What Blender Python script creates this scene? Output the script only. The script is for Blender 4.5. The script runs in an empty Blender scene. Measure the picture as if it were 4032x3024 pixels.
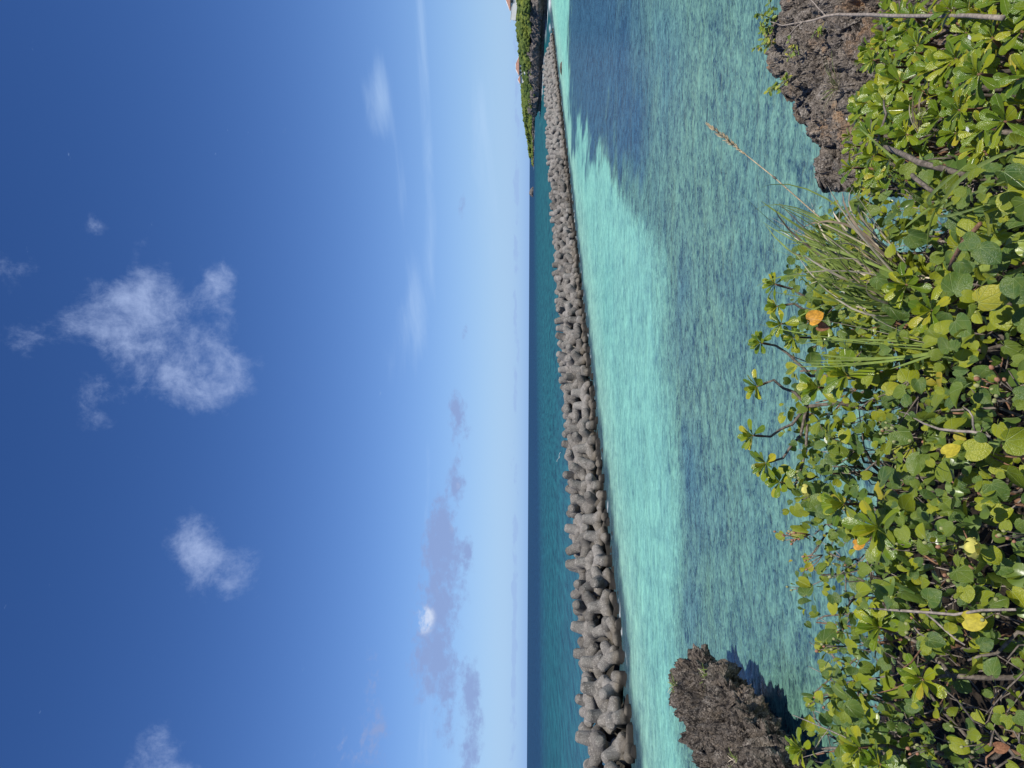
import bpy, bmesh, math, random
import numpy as np
from mathutils import Vector, Matrix, Quaternion

random.seed(7)
rng = np.random.default_rng(11)
scene = bpy.context.scene
COL = scene.collection

# ------------------------------------------------------------------ camera
EYE = np.array([0.0, 0.0, 8.0])
FPX = 2795.0                       # focal length in photograph pixels (4032 x 3024)
PITCH, ROLL = math.radians(1.33), 0.0045
_f = np.array([0, math.cos(PITCH), math.sin(PITCH)])
_r0 = np.array([1.0, 0, 0]); _u0 = np.array([0, -math.sin(PITCH), math.cos(PITCH)])
_r = _r0 * math.cos(ROLL) + _u0 * math.sin(ROLL)
_u = _u0 * math.cos(ROLL) - _r0 * math.sin(ROLL)
cam_data = bpy.data.cameras.new('camera')
cam_data.sensor_fit = 'HORIZONTAL'; cam_data.sensor_width = 36.0
cam_data.lens = 36.0 * FPX / 4032.0
cam_data.clip_start = 0.05; cam_data.clip_end = 60000
cam = bpy.data.objects.new('camera', cam_data); COL.objects.link(cam)
# the phone was held upright but the picture is stored lying on its side: picture-left is up
cx, cy, cz = -_u, _r, -_f
cam.matrix_world = Matrix(((cx[0], cy[0], cz[0], EYE[0]), (cx[1], cy[1], cz[1], EYE[1]),
                           (cx[2], cy[2], cz[2], EYE[2]), (0, 0, 0, 1)))
scene.camera = cam

# ------------------------------------------------------------------ sun and exposure
SUN_EL = math.radians(57.0)
SUN_AZ = math.radians(158.0)       # clockwise from +Y (straight ahead): behind, to the right
sun_vec = Vector((math.sin(SUN_AZ) * math.cos(SUN_EL), math.cos(SUN_AZ) * math.cos(SUN_EL), math.sin(SUN_EL)))
sun_data = bpy.data.lights.new('sun', 'SUN'); sun_data.energy = 5.0; sun_data.angle = math.radians(0.53)
sun_data.color = (1.0, 0.95, 0.87)
sun = bpy.data.objects.new('sun', sun_data); COL.objects.link(sun)
sun.rotation_euler = (-sun_vec).to_track_quat('-Z', 'Y').to_euler()
sun.location = (20, -20, 40)
vs = scene.view_settings
vs.view_transform = 'Standard'; vs.look = 'None'; vs.exposure = 0.0; vs.gamma = 1.0; vs.use_curve_mapping = False
SKY_STRENGTH = 0.11

# ------------------------------------------------------------------ node helpers
class S:
    """a node socket with arithmetic"""
    def __init__(s, t, k): s.t = t; s.k = k
    def _m(s, op, *a, clamp=False):
        n = s.t.nodes.new('ShaderNodeMath'); n.operation = op; n.use_clamp = clamp
        for i, v in enumerate((s,) + a):
            if isinstance(v, S): s.t.links.new(v.k, n.inputs[i])
            else: n.inputs[i].default_value = v
        return S(s.t, n.outputs[0])
    def __add__(s, o): return s._m('ADD', o)
    def __sub__(s, o): return s._m('SUBTRACT', o)
    def __mul__(s, o): return s._m('MULTIPLY', o)
    def __truediv__(s, o): return s._m('DIVIDE', o)
    __radd__ = __add__; __rmul__ = __mul__
    def rsub(s, o):
        return (s * -1.0) + o
    def pw(s, o): return s._m('POWER', o)
    def mx(s, o): return s._m('MAXIMUM', o)
    def mn(s, o): return s._m('MINIMUM', o)
    def abs(s): return s._m('ABSOLUTE')
    def exp(s): return s._m('EXPONENT')
    def fn(s, op, *a): return s._m(op, *a)
    def step(s, a, b):
        n = s.t.nodes.new('ShaderNodeMapRange'); n.interpolation_type = 'SMOOTHSTEP'; n.clamp = True
        s.t.links.new(s.k, n.inputs[0]); n.inputs[1].default_value = a; n.inputs[2].default_value = b
        return S(s.t, n.outputs[0])
def node(t, kind, **kw):
    n = t.nodes.new(kind)
    for k, v in kw.items(): setattr(n, k, v)
    return n
def lk(t, a, b): t.links.new(a.k if isinstance(a, S) else a, b)
def combine(t, x, y, z):
    n = node(t, 'ShaderNodeCombineXYZ')
    for i, v in enumerate((x, y, z)):
        if isinstance(v, S): lk(t, v, n.inputs[i])
        else: n.inputs[i].default_value = v
    return n.outputs[0]
def separate(t, v):
    n = node(t, 'ShaderNodeSeparateXYZ'); t.links.new(v, n.inputs[0])
    return [S(t, o) for o in n.outputs]
def noise(t, vec, scale, detail=4, rough=0.5, dist=0.0, color=False):
    n = node(t, 'ShaderNodeTexNoise'); t.links.new(vec, n.inputs['Vector'])
    n.inputs['Scale'].default_value = scale; n.inputs['Detail'].default_value = detail
    n.inputs['Roughness'].default_value = rough; n.inputs['Distortion'].default_value = dist
    return n.outputs['Color'] if color else S(t, n.outputs['Fac'])
def voronoi(t, vec, scale, feature='F1', out='Distance'):
    n = node(t, 'ShaderNodeTexVoronoi', feature=feature); t.links.new(vec, n.inputs['Vector'])
    n.inputs['Scale'].default_value = scale
    return S(t, n.outputs[out])
def mix(t, fac, a, b, blend='MIX'):
    n = node(t, 'ShaderNodeMix', data_type='RGBA', blend_type=blend)
    if isinstance(fac, S): lk(t, fac, n.inputs[0])
    else: n.inputs[0].default_value = fac
    for i, v in ((6, a), (7, b)):
        if isinstance(v, (tuple, list)): n.inputs[i].default_value = (*v[:3], 1)
        else: lk(t, v, n.inputs[i])
    return n.outputs[2]
def new_mat(name):
    m = bpy.data.materials.new(name); m.use_nodes = True
    t = m.node_tree; t.nodes.clear()
    out = node(t, 'ShaderNodeOutputMaterial')
    return m, t, out
def principled(t, color, rough=0.8, ior=1.45, spec=0.5):
    p = node(t, 'ShaderNodeBsdfPrincipled')
    if isinstance(color, (tuple, list)): p.inputs['Base Color'].default_value = (*color[:3], 1)
    else: lk(t, color, p.inputs['Base Color'])
    if isinstance(rough, S): lk(t, rough, p.inputs['Roughness'])
    else: p.inputs['Roughness'].default_value = rough
    p.inputs['IOR'].default_value = ior
    p.inputs['Specular IOR Level'].default_value = spec
    return p
def bump(t, h, strength, dist, normal=None):
    b = node(t, 'ShaderNodeBump'); b.inputs['Strength'].default_value = strength; b.inputs['Distance'].default_value = dist
    lk(t, h, b.inputs['Height'])
    if normal is not None: t.links.new(normal, b.inputs['Normal'])
    return b.outputs[0]
def texco(t, which='Object'):
    return node(t, 'ShaderNodeTexCoord').outputs[which]
def geo_pos(t):
    return node(t, 'ShaderNodeNewGeometry').outputs['Position']

# ------------------------------------------------------------------ world: sky and clouds
world = bpy.data.worlds.new('World'); scene.world = world; world.use_nodes = True
world.cycles.sampling_method = 'NONE'
scene.cycles.max_bounces = 5; scene.cycles.diffuse_bounces = 2; scene.cycles.glossy_bounces = 2; scene.cycles.transmission_bounces = 3
wt = world.node_tree; wt.nodes.clear()
w_out = node(wt, 'ShaderNodeOutputWorld'); w_bg = node(wt, 'ShaderNodeBackground')
sky = node(wt, 'ShaderNodeTexSky', sky_type='NISHITA'); sky.sun_disc = False
sky.sun_elevation = SUN_EL; sky.sun_rotation = SUN_AZ
sky.altitude = 0.0; sky.air_density = 1.0; sky.dust_density = 0.35; sky.ozone_density = 3.2
wdir = texco(wt, 'Generated')
dx, dy, dz = separate(wt, wdir)
az = dx.fn('ARCTAN2', dy)
el = dz.fn('ARCSINE')
# photo position (picture x, picture y) of a cloud -> azimuth and elevation
def azel(px, py):
    return ((3024 - py) - 1512) / FPX, (2082 - px) / FPX
def blobs(items):
    tot = None
    for px, py, rx, ry, amp in items:
        a0, e0 = azel(px, py)
        da = (az - a0) * (FPX / ry); de = (el - e0) * (FPX / rx)
        g = ((da * da + de * de) * -1.0).exp() * amp
        tot = g if tot is None else tot + g
    return tot
pl0 = combine(wt, az * 1.0, el * 1.0, 0.0)
wrp = noise(wt, pl0, 9.0, 3, 0.5, 0.0, True)
wv = node(wt, 'ShaderNodeVectorMath', operation='MULTIPLY_ADD'); lk(wt, wrp, wv.inputs[0]); wv.inputs[1].default_value = (0.045, 0.045, 0.0); lk(wt, pl0, wv.inputs[2])
pl = wv.outputs[0]
n_big = noise(wt, pl, 8.0, 10, 0.62, 0.0)
n_fine = noise(wt, pl, 24.0, 10, 0.72, 0.0)
# high thin broken cloud
high = blobs([(820, 1390, 190, 210, 1.15), (640, 1300, 160, 200, 0.95), (480, 1230, 110, 130, 0.75), (330, 1360, 90, 110, 0.75), (280, 1070, 90, 120, 0.75), (400, 1010, 80, 90, 0.55),
              (560, 900, 60, 90, 0.65), (690, 850, 60, 110, 0.6), (720, 1130, 120, 120, 0.7), (940, 1110, 70, 130, 0.8), (1010, 840, 60, 130, 0.5), (540, 1620, 160, 130, 0.65), (900, 1550, 110, 110, 0.6), (1000, 1450, 120, 150, 0.5), (50, 1220, 45, 50, 0.55), (200, 1420, 60, 100, 0.4),
              (860, 2120, 110, 150, 0.8), (930, 2280, 120, 160, 0.7), (1080, 2400, 90, 110, 0.55), (1080, 2200, 100, 130, 0.45), (840, 2840, 110, 140, 0.85), (920, 2960, 100, 100, 0.7), (1150, 2850, 150, 90, 0.5), (1350, 2860, 110, 90, 0.5),
              (350, 260, 60, 70, 0.6), (180, 150, 140, 120, 0.42), (560, 2980, 110, 200, 0.4)])
high = high.mn(1.15)
d_high = ((n_big - 0.5) * 2.3 + (n_fine - 0.5) * 1.6 + (high - 0.72) * 0.95).step(-0.12, 1.15) * high.step(0.05, 0.7)
# streaks of cirrus
streak_v = combine(wt, az * 2.2, el * 16.0 - az * 1.2, 3.3)
n_str = noise(wt, streak_v, 2.2, 6, 0.6, 0.5)
streak = blobs([(1530, 450, 60, 170, 0.95), (1640, 1180, 60, 260, 0.75), (1700, 300, 26, 500, 0.75), (1880, 560, 40, 420, 0.4), (1560, 1450, 140, 260, 0.25),
                (1690, 1980, 18, 330, 0.65), (1725, 2750, 40, 420, 0.55), (1720, 870, 30, 250, 0.5), (1600, 750, 30, 200, 0.5), (1950, 500, 60, 700, 0.35), (1960, 1600, 40, 900, 0.3)])
d_str = (n_str * 1.5 - 0.55 + (streak - 0.5) * 0.9).step(0.05, 0.9) * streak.step(0.05, 0.5)
# low cumulus band and the far row just over the horizon
low = blobs([(1760, 2280, 85, 170, 1.15), (1740, 2070, 60, 110, 1.0), (1730, 2550, 75, 140, 1.05), (1805, 1920, 32, 70, 0.95), (1815, 1700, 38, 120, 0.85), (1790, 1600, 22, 60, 0.7),
             (1800, 2720, 40, 130, 0.8), (1880, 2640, 36, 100, 0.95), (1890, 2820, 34, 130, 0.85), (1860, 2990, 60, 70, 1.2), (1855, 2160, 18, 70, 0.65),
             (1540, 2820, 70, 90, 0.8), (1520, 2600, 40, 90, 0.5), (1400, 2850, 60, 80, 0.4), (1770, 2960, 30, 60, 0.8), (1825, 840, 22, 60, 0.6), (1830, 1310, 16, 60, 0.55)])
lowv = combine(wt, az * 1.0, el * 1.5, 7.7)
n_low = noise(wt, lowv, 20.0, 9, 0.66, 0.0)
n_low2 = noise(wt, lowv, 60.0, 6, 0.62, 0.2)
d_low = (n_low * 1.35 + (n_low2 - 0.5) * 0.9 - 0.61 + (low.mn(1.1) - 0.40) * 0.52).step(0.0, 0.42) * low.step(0.08, 0.4)
far = ((el - 0.0175) * 170.0); far = ((far * far) * -1.0).exp()
farv = combine(wt, az * 1.0, el * 3.0, 1.2)
n_far = noise(wt, farv, 30.0, 7, 0.6)
d_far = ((n_far - 0.53) * 5.0 + (far - 0.75) * 1.2).step(-0.1, 0.5) * 0.7
hz_n = noise(wt, combine(wt, az, el * 3.0, 5.0), 5.0, 5, 0.55)
d_low_w = hz_n
# shading of the cumulus: sunlit where thick and high, lavender grey beneath
n_lit = noise(wt, combine(wt, az, el * 1.2, 2.0), 14.0, 4, 0.5)
lit_top = blobs([(1700, 2410, 34, 50, 1.0), (1745, 2290, 30, 40, 0.3), (1830, 2985, 40, 50, 0.9), (1810, 1910, 16, 30, 0.4), (1790, 2060, 20, 40, 0.3)])
K = 1.0 / SKY_STRENGTH
grey = tuple(c * K for c in (0.26, 0.36, 0.65)); white = tuple(c * K for c in (0.68, 0.75, 0.92)); wisp = tuple(c * K for c in (0.42, 0.53, 0.82))
base = sky.outputs[0]
# the phone's blue: deeper overhead, pale at the sea line
base = mix(wt, 1.0, base, (0.53, 0.78, 1.04), 'MULTIPLY')
rgb = node(wt, 'ShaderNodeSeparateColor'); lk(wt, base, rgb.inputs[0]); cmb = node(wt, 'ShaderNodeCombineColor')
for ci, (gm, kk) in enumerate(((1.36, 1.73), (1.19, 1.01), (1.17, 1.06))):      # the phone's tone curve on the blue
    lk(wt, (S(wt, rgb.outputs[ci]) * SKY_STRENGTH).mx(0.0).pw(gm) * (kk / SKY_STRENGTH), cmb.inputs[ci])
base = cmb.outputs[0]
elp = el.mx(0.0)
base = mix(wt, (elp * (-1 / 0.11)).exp() * 0.85, base, tuple(c * K for c in (0.39, 0.655, 0.97)))
base = mix(wt, (elp * (-1 / 0.016)).exp() * 0.8, base, tuple(c * K for c in (0.27, 0.44, 0.78)))
c1 = mix(wt, d_str * 0.42, base, tuple(c * K for c in (0.55, 0.74, 1.0)))
c2 = mix(wt, d_high * 0.92, c1, wisp)
c3 = mix(wt, d_far, c2, tuple(c * K for c in (0.33, 0.49, 0.80)))
lowcol = mix(wt, ((n_lit - 0.5) * 1.1 + lit_top * 1.1 * n_low2 * 2.0).step(0.2, 0.95), grey, white)
c4 = mix(wt, d_low * 0.85, c3, lowcol)
lk(wt, c4, w_bg.inputs[0]); w_bg.inputs[1].default_value = SKY_STRENGTH
lk(wt, w_bg.outputs[0], w_out.inputs[0])

# ------------------------------------------------------------------ photograph pixel -> place
def ray(px, py):
    """direction through photo pixel (px across, py down) with unit forward (y) part"""
    uu, vv = 3024 - py, px
    d = _f + _r * (uu - 1512) / FPX + _u * (2016 - vv) / FPX
    return d / d[1]
def at(px, py, dist):                                  # dist = metres straight ahead
    return EYE + ray(px, py) * dist
def on_z(px, py, z=0.0):                               # where that sight line meets level z
    d = ray(px, py); return EYE + d * ((z - EYE[2]) / d[2])
def project(P):
    Q = np.asarray(P, float) - EYE
    fw = np.maximum(Q @ _f, 1e-3)
    return 2016 - FPX * (Q @ _u) / fw, 3024 - (1512 + FPX * (Q @ _r) / fw)

# ------------------------------------------------------------------ numpy noise
def _h(ix, iy, iz, seed=0):
    h = (ix.astype(np.int64) * 374761393 + iy.astype(np.int64) * 668265263 + iz.astype(np.int64) * 2147483647 + seed * 144665) & 0xFFFFFFFF
    h = ((h ^ (h >> 13)) * 1274126177) & 0xFFFFFFFF
    h = ((h ^ (h >> 15)) * 2246822519) & 0xFFFFFFFF
    return ((h ^ (h >> 16)) & 0xFFFFFF) / float(0xFFFFFF)
def vnoise(P, seed=0):
    P = np.asarray(P, float); I = np.floor(P).astype(np.int64); F = P - I
    F = F * F * F * (F * (F * 6 - 15) + 10); r = 0
    for a in (0, 1):
        for b in (0, 1):
            for c in (0, 1):
                w = (F[..., 0] if a else 1 - F[..., 0]) * (F[..., 1] if b else 1 - F[..., 1]) * (F[..., 2] if c else 1 - F[..., 2])
                r = r + w * _h(I[..., 0] + a, I[..., 1] + b, I[..., 2] + c, seed)
    return r * 2 - 1
def fbm(P, oct=4, seed=0, gain=0.5):
    P = np.asarray(P, float); r = 0; a = 1.0; tot = 0
    for i in range(oct):
        r = r + a * vnoise(P * (2.03 ** i) + 17.3 * i, seed + i); tot += a; a *= gain
    return r / tot
def worley(P, seed=0):
    P = np.asarray(P, float); I = np.floor(P).astype(np.int64); best = np.full(P.shape[:-1], 9.0)
    for a in (-1, 0, 1):
        for b in (-1, 0, 1):
            for c in (-1, 0, 1):
                J = I + np.array([a, b, c])
                q = [J[..., k] + _h(J[..., 0], J[..., 1], J[..., 2], seed + 31 * (k + 1)) - P[..., k] for k in range(3)]
                best = np.minimum(best, q[0] ** 2 + q[1] ** 2 + q[2] ** 2)
    return np.sqrt(best)
def P2(x, y, z=0.0): return np.stack([x, y, np.zeros_like(x) + z], -1)
def sstep(a, b, x):
    t = np.clip((np.asarray(x, float) - a) / (b - a), 0, 1); return t * t * (3 - 2 * t)

# ------------------------------------------------------------------ object helpers
def mesh_np(name, V, F, mat=None, smooth=True):
    me = bpy.data.meshes.new(name)
    V = np.asarray(V, np.float32).reshape(-1, 3); F = np.asarray(F, np.int32)
    k = F.shape[1]
    me.vertices.add(len(V)); me.vertices.foreach_set('co', V.ravel())
    me.loops.add(F.size); me.loops.foreach_set('vertex_index', F.ravel())
    me.polygons.add(len(F)); me.polygons.foreach_set('loop_start', np.arange(0, F.size, k, dtype=np.int32))
    me.polygons.foreach_set('use_smooth', np.full(len(F), smooth))
    me.update(calc_edges=True); me.validate()
    if mat: me.materials.append(mat)
    return me
def grid_faces(n, m, wrap=False):
    i = np.arange(n - 1)[:, None]; j = np.arange(m if wrap else m - 1)[None, :]
    j2 = (j + 1) % m
    return np.stack([i * m + j, i * m + j2, (i + 1) * m + j2, (i + 1) * m + j], -1).reshape(-1, 4)
def link(o, parent=None):
    COL.objects.link(o)
    if parent is not None: o.parent = parent
    return o
def obj(name, me, parent=None, mb=None):
    o = bpy.data.objects.new(name, me); link(o, parent)
    if mb is not None: o.matrix_basis = mb
    return o
def tag(o, label, cat=None, group=None, kind=None):
    o['label'] = label
    if cat: o['category'] = cat
    if group: o['group'] = group
    if kind: o['kind'] = kind
    return o
def empty(name, loc):
    o = bpy.data.objects.new(name, None); o.empty_display_size = 0.1; COL.objects.link(o); o.location = Vector(loc); return o
class MB:
    """collects pieces of one mesh"""
    def __init__(s): s.v = []; s.f = []
    def add(s, V, F):
        b = len(s.v); s.v += [tuple(p) for p in V]; s.f += [tuple(i + b for i in f) for f in F]
    def tube(s, pts, rad, n=6, cap=True):
        pts = [Vector(p) for p in pts]; b = len(s.v); k = len(pts)
        if not hasattr(rad, '__len__'): rad = [rad] * k
        for i, p in enumerate(pts):
            d = (pts[min(i + 1, k - 1)] - pts[max(i - 1, 0)]).normalized()
            a = d.orthogonal().normalized() if i == 0 else (a - d * a.dot(d)).normalized()
            c = d.cross(a)
            for j in range(n):
                t = 2 * math.pi * j / n; s.v.append(tuple(p + (a * math.cos(t) + c * math.sin(t)) * rad[i]))
        for i in range(k - 1):
            for j in range(n):
                s.f.append((b + i * n + j, b + i * n + (j + 1) % n, b + (i + 1) * n + (j + 1) % n, b + (i + 1) * n + j))
        if cap:
            s.f.append(tuple(b + j for j in range(n))[::-1]); s.f.append(tuple(b + (k - 1) * n + j for j in range(n)))
    def box(s, c, h, M=None):
        V = [Vector((c[0] + h[0] * a, c[1] + h[1] * b, c[2] + h[2] * d)) for a in (-1, 1) for b in (-1, 1) for d in (-1, 1)]
        if M: V = [M @ v for v in V]
        s.add(V, [(0, 1, 3, 2), (4, 6, 7, 5), (0, 4, 5, 1), (2, 3, 7, 6), (0, 2, 6, 4), (1, 5, 7, 3)])
    def mesh(s, name, mat, smooth=True):
        me = bpy.data.meshes.new(name); me.from_pydata(s.v, [], s.f); me.materials.append(mat)
        me.polygons.foreach_set('use_smooth', [smooth] * len(me.polygons)); me.update(); return me
def frame_matrix(pos, ydir, zdir, size=1.0, sx=1.0):
    y = Vector(ydir).normalized(); z = Vector(zdir); z = (z - y * z.dot(y))
    if z.length < 1e-4: z = y.orthogonal()
    z.normalize(); x = y.cross(z)
    return Matrix(((x.x * size * sx, y.x * size, z.x * size, pos[0]), (x.y * size * sx, y.y * size, z.y * size, pos[1]),
                   (x.z * size * sx, y.z * size, z.z * size, pos[2]), (0, 0, 0, 1)))

# ================================================================== MATERIALS
def rock_material(name, dark, mid, light, rust, rust_amt, sc=1.0, bmp=0.05, pit_shade=0.0):
    m, t, out = new_mat(name); p = geo_pos(t)
    a = noise(t, p, 9.0 * sc, 8, 0.7); b = noise(t, p, 1.1 * sc, 4, 0.55); c = noise(t, p, 38 * sc, 6, 0.7)
    col = mix(t, (a * 0.6 + c * 0.4).step(0.33, 0.66), dark, mid)
    col = mix(t, (c * 0.5 + noise(t, p, 4.0 * sc, 6, 0.65) * 0.5).step(0.50, 0.68), col, light)
    col = mix(t, (b + (a - 0.5) * 0.5).step(0.62 - rust_amt, 0.80 - rust_amt) * 0.75, col, rust)
    if pit_shade:                                                    # shade of hollows painted on as near-black patches
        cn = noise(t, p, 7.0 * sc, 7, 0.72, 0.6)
        col = mix(t, cn.step(0.60 - pit_shade, 0.64 - pit_shade) * 0.9, col, (0.022, 0.019, 0.017))
    v = voronoi(t, p, 22 * sc); v2 = voronoi(t, p, 60 * sc)
    h = a * 1.2 + c * 0.7 + v.mn(0.5) * 0.9 + v2.mn(0.5) * 0.5
    s = principled(t, col, 0.93, spec=0.25); lk(t, bump(t, h, 1.0, bmp), s.inputs['Normal'])
    lk(t, s.outputs[0], out.inputs[0]); return m
M_ROCK_R = rock_material('limestone_near', (0.075, 0.060, 0.048), (0.270, 0.232, 0.190), (0.46, 0.415, 0.355), (0.36, 0.220, 0.115), 0.10, 1.6, 0.022, 0.045)
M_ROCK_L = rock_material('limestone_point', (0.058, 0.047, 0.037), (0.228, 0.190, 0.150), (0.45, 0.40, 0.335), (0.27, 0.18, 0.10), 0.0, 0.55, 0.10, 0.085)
M_ROCK_H = rock_material('limestone_headland', (0.085, 0.074, 0.066), (0.25, 0.22, 0.19), (0.38, 0.34, 0.30), (0.24, 0.17, 0.10), -0.02, 0.045, 1.0)

def concrete_material():
    m, t, out = new_mat('weathered_concrete')
    p = texco(t, 'Object'); g = geo_pos(t); gx, gy, gz = separate(t, g)
    inf = node(t, 'ShaderNodeObjectInfo'); rnd = S(t, inf.outputs['Random'])
    off = node(t, 'ShaderNodeVectorMath', operation='ADD'); t.links.new(p, off.inputs[0])
    lk(t, combine(t, rnd * 37.0, rnd * 11.0, rnd * 71.0), off.inputs[1]); q = off.outputs[0]
    a = noise(t, q, 1.3, 6, 0.6); b = noise(t, q, 9.0, 6, 0.65); c = noise(t, q, 26.0, 3, 0.6)
    col = mix(t, a.step(0.3, 0.7), (0.110, 0.100, 0.086), (0.235, 0.215, 0.184))
    col = mix(t, b.step(0.52, 0.62) * 0.7, col, (0.43, 0.395, 0.34))
    col = mix(t, c.step(0.52, 0.60) * 0.5, col, (0.085, 0.076, 0.066))
    col = mix(t, rnd.step(0.5, 1.0) * 0.45, col, (0.085, 0.076, 0.064))
    col = mix(t, rnd.step(0.45, 0.0) * 0.35, col, (0.36, 0.335, 0.30))
    st = noise(t, combine(t, gx * 2.2, gy * 2.2, gz * 0.25), 1.6, 5, 0.65)
    col = mix(t, st.step(0.54, 0.70) * 0.5, col, (0.075, 0.068, 0.060))
    wl = gz + (a - 0.5) * 0.5
    col = mix(t, wl.step(1.1, 0.55) * 0.6, col, (0.14, 0.115, 0.08))
    col = mix(t, wl.step(0.62, 0.30), col, (0.022, 0.020, 0.016))
    s = principled(t, col, 0.9, spec=0.3); lk(t, bump(t, a * 0.5 + b * 0.6 + c * 0.35, 0.9, 0.08), s.inputs['Normal'])
    lk(t, s.outputs[0], out.inputs[0]); return m
M_CONC = concrete_material()

def soil_material():
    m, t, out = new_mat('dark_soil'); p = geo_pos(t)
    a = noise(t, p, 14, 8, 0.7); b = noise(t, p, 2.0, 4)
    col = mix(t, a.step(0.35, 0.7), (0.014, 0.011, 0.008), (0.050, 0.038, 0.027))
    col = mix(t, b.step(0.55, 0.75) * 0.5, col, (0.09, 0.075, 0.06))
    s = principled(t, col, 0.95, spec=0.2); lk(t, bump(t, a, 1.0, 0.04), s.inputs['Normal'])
    lk(t, s.outputs[0], out.inputs[0]); return m
M_SOIL = soil_material()

def leaf_material(name, ramp, veins='heart', rough=0.42, trans=0.34, vein_col=(0.35, 0.45, 0.16), spec=0.45, blemish=0.3):
    m, t, out = new_mat(name)
    o = texco(t, 'Object'); x, y, z = separate(t, o)
    rnd = S(t, node(t, 'ShaderNodeObjectInfo').outputs['Random'])
    r = node(t, 'ShaderNodeValToRGB'); lk(t, rnd, r.inputs[0]); cr = r.color_ramp
    while len(cr.elements) < len(ramp): cr.elements.new(0.5)
    for e, (pos, c) in zip(cr.elements, ramp): e.position = pos; e.color = (*c, 1)
    off = node(t, 'ShaderNodeVectorMath', operation='ADD'); t.links.new(o, off.inputs[0]); lk(t, combine(t, rnd * 53.0, rnd * 17.0, rnd * 91.0), off.inputs[1])
    n1 = noise(t, off.outputs[0], 3.0, 4); n2 = noise(t, off.outputs[0], 14.0, 4, 0.6)
    col = mix(t, n1.step(0.35, 0.75) * 0.35, r.outputs[0], (0.20, 0.24, 0.03))
    col = mix(t, (n1 * 0.5 + n2 * 0.5).step(0.66, 0.74) * blemish, col, (0.20, 0.11, 0.04))
    if veins == 'heart':
        ang = x.fn('ARCTAN2', y + 0.02); rad = (x * x + y * y).pw(0.5)
        fr = (ang * (1 / 0.62) + 0.5).fn('FRACT') - 0.5
        d = fr.abs() * rad * 0.62
        v = d.step(0.020, 0.004)
        side = ((rad - (fr.abs() * 0.28)) * 7.5).fn('FRACT') - 0.5
        v2 = side.abs().step(0.10, 0.0) * 0.45
        vein = v.mx(v2)
    else:
        d = x.abs(); v = d.step(0.028, 0.006); vein = v
        v2 = v
    col = mix(t, vein * 0.42, col, vein_col)
    p = principled(t, col, rough, spec=spec)
    b = bump(t, (vein * -0.6) + n2 * 0.35 + n1 * 0.6, 0.5, 0.012); lk(t, b, p.inputs['Normal'])
    tr = node(t, 'ShaderNodeBsdfTranslucent')
    tc = mix(t, 0.55, col, (0.42, 0.50, 0.03)); lk(t, tc, tr.inputs[0]); lk(t, b, tr.inputs['Normal'])
    ms = node(t, 'ShaderNodeMixShader'); ms.inputs[0].default_value = trans
    lk(t, p.outputs[0], ms.inputs[1]); lk(t, tr.outputs[0], ms.inputs[2]); lk(t, ms.outputs[0], out.inputs[0])
    return m
HEART_RAMP = [(0.0, (0.052, 0.108, 0.026)), (0.25, (0.085, 0.155, 0.034)), (0.48, (0.145, 0.205, 0.022)), (0.72, (0.235, 0.280, 0.016)), (0.955, (0.330, 0.350, 0.016)), (0.99, (0.36, 0.36, 0.03)), (1.0, (0.50, 0.36, 0.03))]
SPOON_RAMP = [(0.0, (0.080, 0.155, 0.012)), (0.35, (0.130, 0.210, 0.012)), (0.65, (0.205, 0.270, 0.012)), (0.86, (0.32, 0.35, 0.014)), (0.96, (0.40, 0.38, 0.025)), (1.0, (0.52, 0.42, 0.04))]
M_HEART = leaf_material('hibiscus_leaf', HEART_RAMP, 'heart', 0.30, 0.28)
M_SPOON = leaf_material('naupaka_leaf', SPOON_RAMP, 'spoon', 0.21, 0.30, (0.34, 0.42, 0.10), 0.6, 0.12)
M_SMALL = leaf_material('rock_shrub_leaf', [(0.0, (0.12, 0.20, 0.03)), (0.6, (0.22, 0.30, 0.035)), (0.92, (0.38, 0.38, 0.05)), (1.0, (0.55, 0.36, 0.03))], 'spoon', 0.3, 0.3)
def plain(name, col, rough=0.8, var=0.25, sc=20.0, trans=0.0, bmp=0.3, bd=0.003, spec=0.3):
    m, t, out = new_mat(name); p = texco(t, 'Object')
    n = noise(t, p, sc, 5, 0.6)
    dk = tuple(c * (1 - var) for c in col); lt = tuple(min(1, c * (1 + var)) for c in col)
    c = mix(t, n.step(0.3, 0.7), dk, lt)
    s = principled(t, c, rough, spec=spec); lk(t, bump(t, n, bmp, bd), s.inputs['Normal'])
    if trans:
        tr = node(t, 'ShaderNodeBsdfTranslucent'); lk(t, c, tr.inputs[0])
        ms = node(t, 'ShaderNodeMixShader'); ms.inputs[0].default_value = trans
        lk(t, s.outputs[0], ms.inputs[1]); lk(t, tr.outputs[0], ms.inputs[2]); lk(t, ms.outputs[0], out.inputs[0])
    else: lk(t, s.outputs[0], out.inputs[0])
    return m
M_BARK = plain('grey_bark', (0.15, 0.125, 0.10), 0.9, 0.5, 60, 0, 0.8, 0.004)
M_BARK_RED = plain('reddish_bark', (0.20, 0.11, 0.065), 0.85, 0.45, 60, 0, 0.8, 0.004)
M_TWIG = plain('dead_twig', (0.26, 0.22, 0.18), 0.9, 0.4, 50, 0, 0.5, 0.002)
M_GRASS = plain('green_blade', (0.22, 0.29, 0.065), 0.5, 0.35, 8, 0.28)
M_DRY = plain('dry_blade', (0.55, 0.47, 0.34), 0.7, 0.35, 12, 0.2)
M_DRY_DARK = plain('dead_blade', (0.22, 0.17, 0.115), 0.8, 0.4, 12, 0.1)
M_STRAW = plain('seed_head', (0.42, 0.33, 0.20), 0.85, 0.35, 60)
M_PETAL = plain('yellow_petal', (0.72, 0.66, 0.16), 0.6, 0.15, 9, 0.3)
M_PETAL_W = plain('white_petal', (0.8, 0.8, 0.76), 0.6, 0.08, 9, 0.3)
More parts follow.
